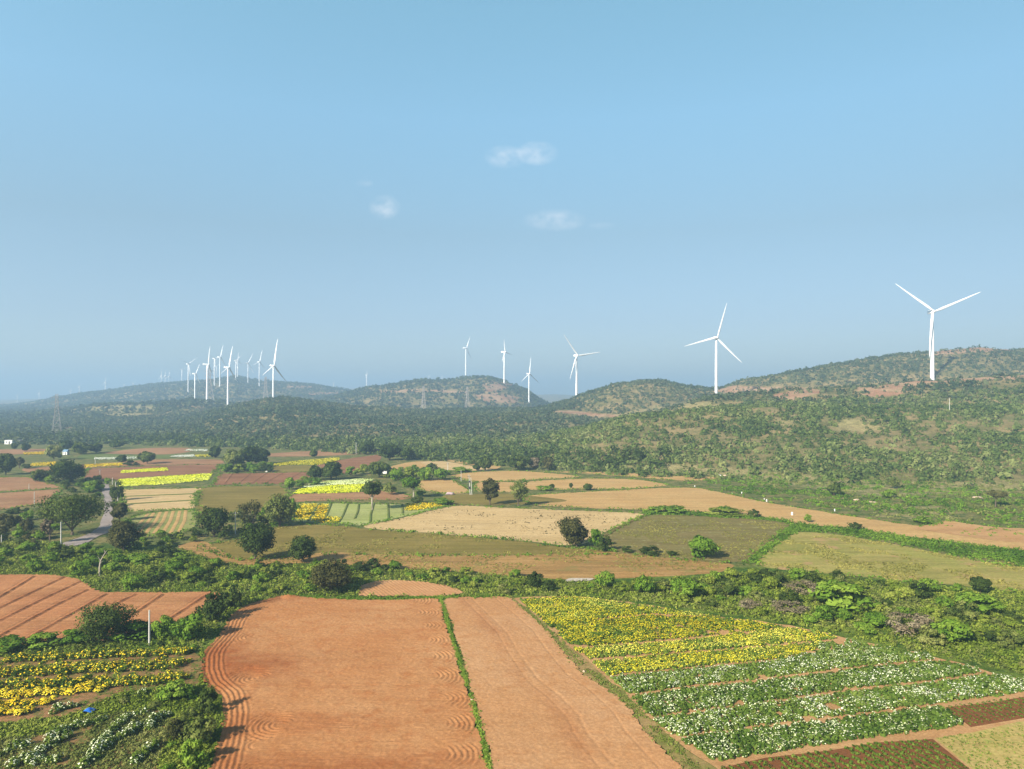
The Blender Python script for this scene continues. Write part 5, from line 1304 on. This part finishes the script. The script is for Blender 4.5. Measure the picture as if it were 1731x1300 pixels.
for (px, yb, yh, rp, th, lab, gr) in (
    (273, 650, 635, 11, -8, "left one of three small faint turbines on the ridge", TG), (279, 649, 635.4, 10, 0, "middle one of three small faint turbines on the ridge", TG), (285.4, 649, 636, 11, 5, "right one of three small faint turbines on the ridge", TG),
    (178, 662, 646, 9, 0, "lone faint turbine where the left ridge rises", FG), (209.6, 659, 651, 5, 30, "tiny faint turbine on the ridge, left one of two", FG), (225, 658, 648, 6, 50, "tiny faint turbine on the ridge, right one of two", FG),
    (119.5, 672, 661, 6, 0, "tiny faint turbine right of the lattice tower", FG), (134, 668, 654, 7, 4, "faint turbine just left of where the ridge rises", FG), (66, 676, 665, 6, 10, "very faint turbine left of the lattice tower", FG), (29, 678, 668, 5, 40, "very faint turbine nearest the left edge", FG),
    (619.8, 654, 634, 8.5, -5, "lone faint turbine over the gap between the hills", None), (564, 658, 648, 5, 20, "tiny faint turbine above the left hill's right shoulder", None),
    (725, 645, 637, 5, 40, "tiny faint turbine behind the middle hill, left one", None), (747, 645, 637, 6, 60, "tiny faint turbine behind the middle hill, right one", None)):
    turbine(px, yb, yh, rp, th, 72, lab, D={True: 3250, False: 3350}[gr is TG], group=gr, far=True)

# ------------------------------------------------------------------ lattice towers
def lattice(px, yb, yt, label, D, group="lattice power towers", wide=0.20):
    k = D / FPX; x = (px - CX) * k; z = CAM_H - (yb - HY) * k; zg = min(hz(x, D), z)
    h = (CAM_H - (yt - HY) * k) - zg
    e = empty("lattice_tower", (x, D, zg), R(25), label, "power tower", group)
    bm = bmesh.new(); w0, w1 = h * wide / 2, h * 0.022; r = max(0.07, h * (0.0030 if D < 1000 else 0.0058))
    lev = [0, 0.22, 0.4, 0.54, 0.65, 0.75, 0.84, 0.92, 1.0]
    hw = lambda t: w0 + (w1 * 1.6 - w0) * min(1, t / 0.65) if t < 0.65 else w1 * 1.6 + (w1 - w1 * 1.6) * (t - 0.65) / 0.35
    cs = ((1, 1), (1, -1), (-1, -1), (-1, 1))
    for i, (a, b) in enumerate(cs):
        tube(bm, [(a * hw(t), b * hw(t), t * h) for t in lev], [r] * len(lev), 4)
    for t0, t1 in zip(lev[:-1], lev[1:]):
        for i in range(4):
            (a, b), (c_, d) = cs[i], cs[(i + 1) % 4]
            tube(bm, [(a * hw(t0), b * hw(t0), t0 * h), (c_ * hw(t1), d * hw(t1), t1 * h)], [r * .6] * 2, 4)
            tube(bm, [(c_ * hw(t0), d * hw(t0), t0 * h), (a * hw(t1), b * hw(t1), t1 * h)], [r * .6] * 2, 4)
            tube(bm, [(a * hw(t1), b * hw(t1), t1 * h), (c_ * hw(t1), d * hw(t1), t1 * h)], [r * .6] * 2, 4)
    bm_obj("lattice_frame", bm, M_STEEL, e)
    for t in (0.68, 0.80, 0.92):
        bm = bmesh.new(); L = h * 0.11
        for s_ in (-1, 1):
            tube(bm, [(0, 0, t * h), (s_ * L, 0, t * h)], [r * 0.9, r * 0.5], 4)
            tube(bm, [(0, 0, t * h + 0.035 * h), (s_ * L, 0, t * h)], [r * 0.6, r * 0.4], 4)
            tube(bm, [(s_ * L, 0, t * h), (s_ * L, 0, t * h - 0.04 * h)], [r * 0.8] * 2, 4)
        bm_obj("crossarm", bm, M_STEEL, e)
lattice(96, 736, 666, "nearest lattice power tower, at the foot of the left hills", 900)
lattice(716, 693, 653, "left one of two lattice towers in front of the middle hill", 1420)
lattice(790, 694, 654, "right one of two lattice towers in front of the middle hill", 1420)
lattice(449, 672, 637, "faint lattice tower left of the cluster's tallest turbine", 1900)
lattice(354, 684, 622, "wide legged faint lattice tower behind the left turbine cluster", 1680, wide=0.26)

# ------------------------------------------------------------------ posts and poles
def pole(px, yb, yt, label, arm=False, lean=0.0, r=0.15, group="concrete utility poles", trans=False):
    x, D, z = cast(px, yb); h = (yb - yt) * D / FPX
    e = empty("utility_pole", (x, D, z), R(20), label, "pole", group)
    bm = bmesh.new(); rr = max(r, 0.00033 * D)
    tube(bm, [(0, 0, -0.3), (lean * h * .5, 0, h * .5), (lean * h, 0, h)], [rr * 1.15, rr, rr * 0.8], 8)
    bm_obj("post", bm, M_CONC, e)
    if arm:
        bm = bmesh.new(); box(bm, (lean * h, 0, h * 0.93), (1.7, rr * 1.2, rr * 1.2)); box(bm, (lean * h, 0, h * 0.84), (1.2, rr, rr))
        bm_obj("crossarm", bm, M_DARK, e)
        for s_ in (-0.75, 0.0, 0.75):
            bm = bmesh.new(); tube(bm, [(lean * h + s_, 0, h * 0.94), (lean * h + s_, 0, h * 0.94 + 0.28)], [0.07, 0.05], 6)
            bm_obj("insulator", bm, M_CONC, e)
    if trans:
        bm = bmesh.new(); box(bm, (-0.5, 0, h * 0.36), (0.9, 0.8, 1.1)); box(bm, (-0.4, 0, h * 0.66), (0.9, 0.5, 0.9))
        bmesh.ops.bevel(bm, geom=list(bm.edges), offset=0.08, segments=2, affect='EDGES')
        bm_obj("transformer", bm, M_DARK, e)
        bm = bmesh.new(); tube(bm, [(0.9, 0, -0.3), (0.9 + lean * h * 0.8, 0, h * 0.86)], [rr, rr * .8], 8); bm_obj("brace_post", bm, M_CONC, e)
    return e
pole(252.5, 1093, 1034, "tall grey post beside the dark round tree", r=0.17)
pole(103, 923, 883, "white post at the bend of the road", r=0.17)
pole(195.5, 838, 815, "taller one of two roadside posts", r=0.16)
pole(199, 847, 834, "shorter one of two roadside posts", r=0.15)
pole(190, 820, 808, "post at the far end of the road", r=0.14)
pole(58, 854, 832, "thin post on the pinkish field at left", r=0.13)
pole(49, 829, 818, "small post behind the thin one on the pinkish field", r=0.12)
pole(169, 811, 793, "post with a crossarm left of the road's far end", arm=True, r=0.14)
pole(779.5, 815, 795, "thin pale post at the corner of the tan field", r=0.13)
pole(757, 800, 782, "post in front of the bright hedge's right end", arm=True, r=0.14)
pole(795, 837, 803, "leaning pole with dark boxes at the field corner", lean=-0.07, arm=True, trans=True, r=0.18)
pole(602, 768, 748, "thin post at the edge of the far pink field", r=0.14)
pole(398, 903, 866, "post standing between the broad dark tree and the tree cluster", r=0.14, arm=True)
pole(443, 783, 769, "post in front of the big far clump", r=0.14)
pole(1605, 698, 673, "thin pole on the scrub slope below the largest turbine", r=0.16)
pole(184.5, 894, 886, "short white kerb post on the right edge of the road", r=0.13, group="kerb posts")
pole(2.5, 921, 905, "pale post at the left edge of the picture", r=0.14)
pole(161, 786, 772, "thin post in the far flower strips", r=0.12)

# ------------------------------------------------------------------ houses and small things
def house(px, yb, wpx, hpx, label, wall, roof, depth=5.0, gable=False, door=True, rz=0.0, name="house"):
    x, D, z = cast(px, yb); k = D / FPX; w, h = wpx * k, hpx * k
    e = empty(name, (x, D + depth / 2, z), rz, label, "house" if name == "house" else "hut")
    wh = h * (0.62 if gable else 0.9)
    bm = bmesh.new(); box(bm, (0, 0, wh / 2), (w * 0.92, depth, wh)); bm_obj("wall", bm, wall, e)
    bm = bmesh.new()
    if gable:
        v = [bm.verts.new(p) for p in ((-w / 2, -depth * .58, wh - .1), (w / 2, -depth * .58, wh - .1), (w / 2, 0, h), (-w / 2, 0, h), (-w / 2, depth * .58, wh - .1), (w / 2, depth * .58, wh - .1))]
        for f in ((0, 1, 2, 3), (3, 2, 5, 4)): bm.faces.new([v[i] for i in f])
        bmesh.ops.solidify(bm, geom=list(bm.faces), thickness=0.12)
    else:
        box(bm, (0, 0, wh + 0.12), (w, depth * 1.06, 0.24))
    bm_obj("roof", bm, roof, e)
    if door:
        bm = bmesh.new(); box(bm, (w * 0.12, -depth / 2 - 0.03, wh * 0.38), (w * 0.16, 0.08, wh * 0.76)); bm_obj("door", bm, M_DARK, e)
        bm = bmesh.new(); box(bm, (-w * 0.22, -depth / 2 - 0.03, wh * 0.55), (w * 0.14, 0.08, wh * 0.34)); bm_obj("window", bm, M_DARK, e)
    return e
house(14, 751, 14, 7, "white flat roofed house at the far left edge", M_WALL, M_WALL, 5)
house(28, 748.5, 11, 4.5, "low grey roofed house right of the white house", M_STONE, M_GREYR, 5)
house(109.5, 769, 8, 9, "small hut with a pale blue roof in the far trees", M_WALL, M_ROOFB, 3.2, True, name="hut")
house(637, 767, 12, 8, "small hut with a brown roof between dark trees", M_STONE, M_ROOFT, 4, True, name="hut")
house(650, 801, 8, 9, "tiny pale hut half hidden by the dark spreading tree", M_WALL, M_GREYR, 2.5, True, name="hut", door=False)

def rock(px, yb, wpx, hpx, label, mat=None, name="rock", cat="rock", group=None, seed=0):
    x, D, z = cast(px, yb); k = D / FPX; bm = bmesh.new()
    bmesh.ops.create_icosphere(bm, subdivisions=3, radius=1.0)
    g = np.random.default_rng(seed + int(px))
    for v in bm.verts:
        n_ = 0.75 + 0.5 * float(vnoise(np.array([v.co.x * 1.8 + px]), np.array([v.co.y * 1.8 + v.co.z * 2.1]), 3)[0])
        v.co = Vector((v.co.x * wpx * k * .5, v.co.y * wpx * k * .4, v.co.z * hpx * k * .8)) * n_
    o = bm_obj(name, bm, mat or M_STONE, None); o.location = (x, D, z + hpx * k * 0.2)
    return tag(o, label, cat, group)
rock(761, 836, 15, 3.5, "low pale pinkish heap at the corner of the tan field", M_CLOTH, "bundle_heap", "heap")
rock(1216, 805, 9, 2.5, "white stone heap at the end of the far tan field", M_WALL, "stone_heap", "stones")
rock(1226, 806, 9, 2.5, "low pale stones beside the white stone heap", M_STONE, "stone_heap", "stones")
rock(1448, 846, 11, 2.2, "left pale rock on the weedy slope")
rock(1473, 850, 18, 2.6, "largest pale rock on the weedy slope, right of the smaller ones")
rock(1427, 844, 8, 2, "smallest pale rock at the left of the weedy slope")
rock(1652, 842, 16, 2.4, "pale rock near the flat topped brown tree")
rock(987, 1138, 5, 4, "small pale stone on the balk beside the raked field", seed=3)
rock(797.5, 1186.5, 5, 4, "small stone on the grass balk between the red fields", seed=4)
rock(1387, 1110, 5, 4, "small white lump on the flower field path", M_WALL, "sack", "sack")
rock(451, 798, 4, 2, "small white lump in front of the big far clump", M_WALL, "sack", "sack")

def marker(px, yb, hpx, label, wide=0.30):
    x, D, z = cast(px, yb); h = hpx * D / FPX; bm = bmesh.new()
    tube(bm, [(0, 0, -0.2), (0, 0, h * .8), (0.03, 0, h)], [wide, wide * .9, wide * 0.45], 8)
    o = bm_obj("boundary_marker", bm, M_WALL); o.location = (x, D, z)
    return tag(o, label, "marker", "white boundary markers along the tan field")
marker(1174.5, 823.5, 2.9, "leftmost white marker on the edge of the weeds and the tan field")
marker(1238, 835, 2.2, "smaller one of two close white markers at the tan field's edge", 0.28)
marker(1254, 835.5, 3.2, "larger one of two close white markers at the tan field's edge")
marker(1292, 845.5, 2.2, "tiny white marker touching a bigger one at the tan field's edge", 0.25)
marker(1296, 848, 3.5, "white marker just right of the tiny one at the tan field's edge", 0.4)
marker(1411, 865, 3.8, "white marker at the foot of the weedy slope, farthest right", 0.3)
marker(1339, 871, 5.1, "yellowish white block standing in the middle of the tan field", 0.55)

# blue plastic sheet among the flowers
x, y = G(150, 1206)
n_ = 14; U, W = np.meshgrid(np.linspace(-1, 1, n_), np.linspace(-1, 1, n_))
Zs = 0.35 + 0.45 * (1 - np.abs(U) ** 1.5) * (1 - W * W * 0.6) + 0.35 * (fbm(U * 1.7 + 5, W * 1.7 + 5, 77, 3) - 0.5)
Vt = np.stack([U * 0.75 + 0.1 * W, W * 0.6, Zs], -1).reshape(-1, 3); ii = np.arange(n_ * n_).reshape(n_, n_)
Ft = np.stack([ii[:-1, :-1], ii[:-1, 1:], ii[1:, 1:], ii[1:, :-1]], -1).reshape(-1, 4)
sh = link("plastic_sheet", mesh_arrays("plastic_sheet", Vt, Ft, smooth=True), None, (M_TARP,)); sh.location = (x, y, 0.05)
tag(sh, "crumpled blue plastic sheet lying among the flower bushes", "sheet")

# dead tree standing in the thicket
x, D, z = cast(168, 976)
e = empty("dead_tree", (x, D, z), 0, "bare grey dead tree standing in the thicket at left", "tree")
bm = bmesh.new(); H_ = 43 * D / FPX
tube(bm, [(0, 0, -0.3), (0.05, 0, H_ * .35), (0.25, 0.1, H_ * .6), (1.2, 0.2, H_ * .85), (1.9, 0.2, H_)], [0.26, 0.22, 0.17, 0.11, 0.05], 7)
bm_obj("trunk", bm, M_PBARK, e)
for (p, q) in (((0.25, .1, .6), (-0.5, 0, .8)), ((1.2, .2, .85), (2.2, .5, .88)), ((0.15, 0, .48), (1.3, -.4, .62)), ((1.5, .2, .92), (1.2, .1, 1.05))):
    bm = bmesh.new(); tube(bm, [(p[0], p[1], p[2] * H_), ((p[0] + q[0]) / 2, q[1], (p[2] + q[2]) / 2 * H_ + .1), (q[0], q[1], q[2] * H_)], [0.09, 0.06, 0.02], 5)
    bm_obj("branch", bm, M_PBARK, e)

# ------------------------------------------------------------------ haze: one closed box of even, thin air
bm = bmesh.new(); box(bm, (0, 5200, 140), (18600, 11900, 282))
hm, hn, hl = new_mat("haze_air")
pv = hn.new("ShaderNodeVolumePrincipled")
pv.inputs["Color"].default_value = HAZE_COLOR
pv.inputs["Density"].default_value = HAZE_DENSITY
pv.inputs["Anisotropy"].default_value = 0.1
ho = hn.new("ShaderNodeOutputMaterial"); hl.new(pv.outputs[0], ho.inputs["Volume"])
hz_o = bm_obj("haze", bm, hm)
tag(hz_o, "thin pale blue haze over the whole valley and hills", "haze", kind="stuff")
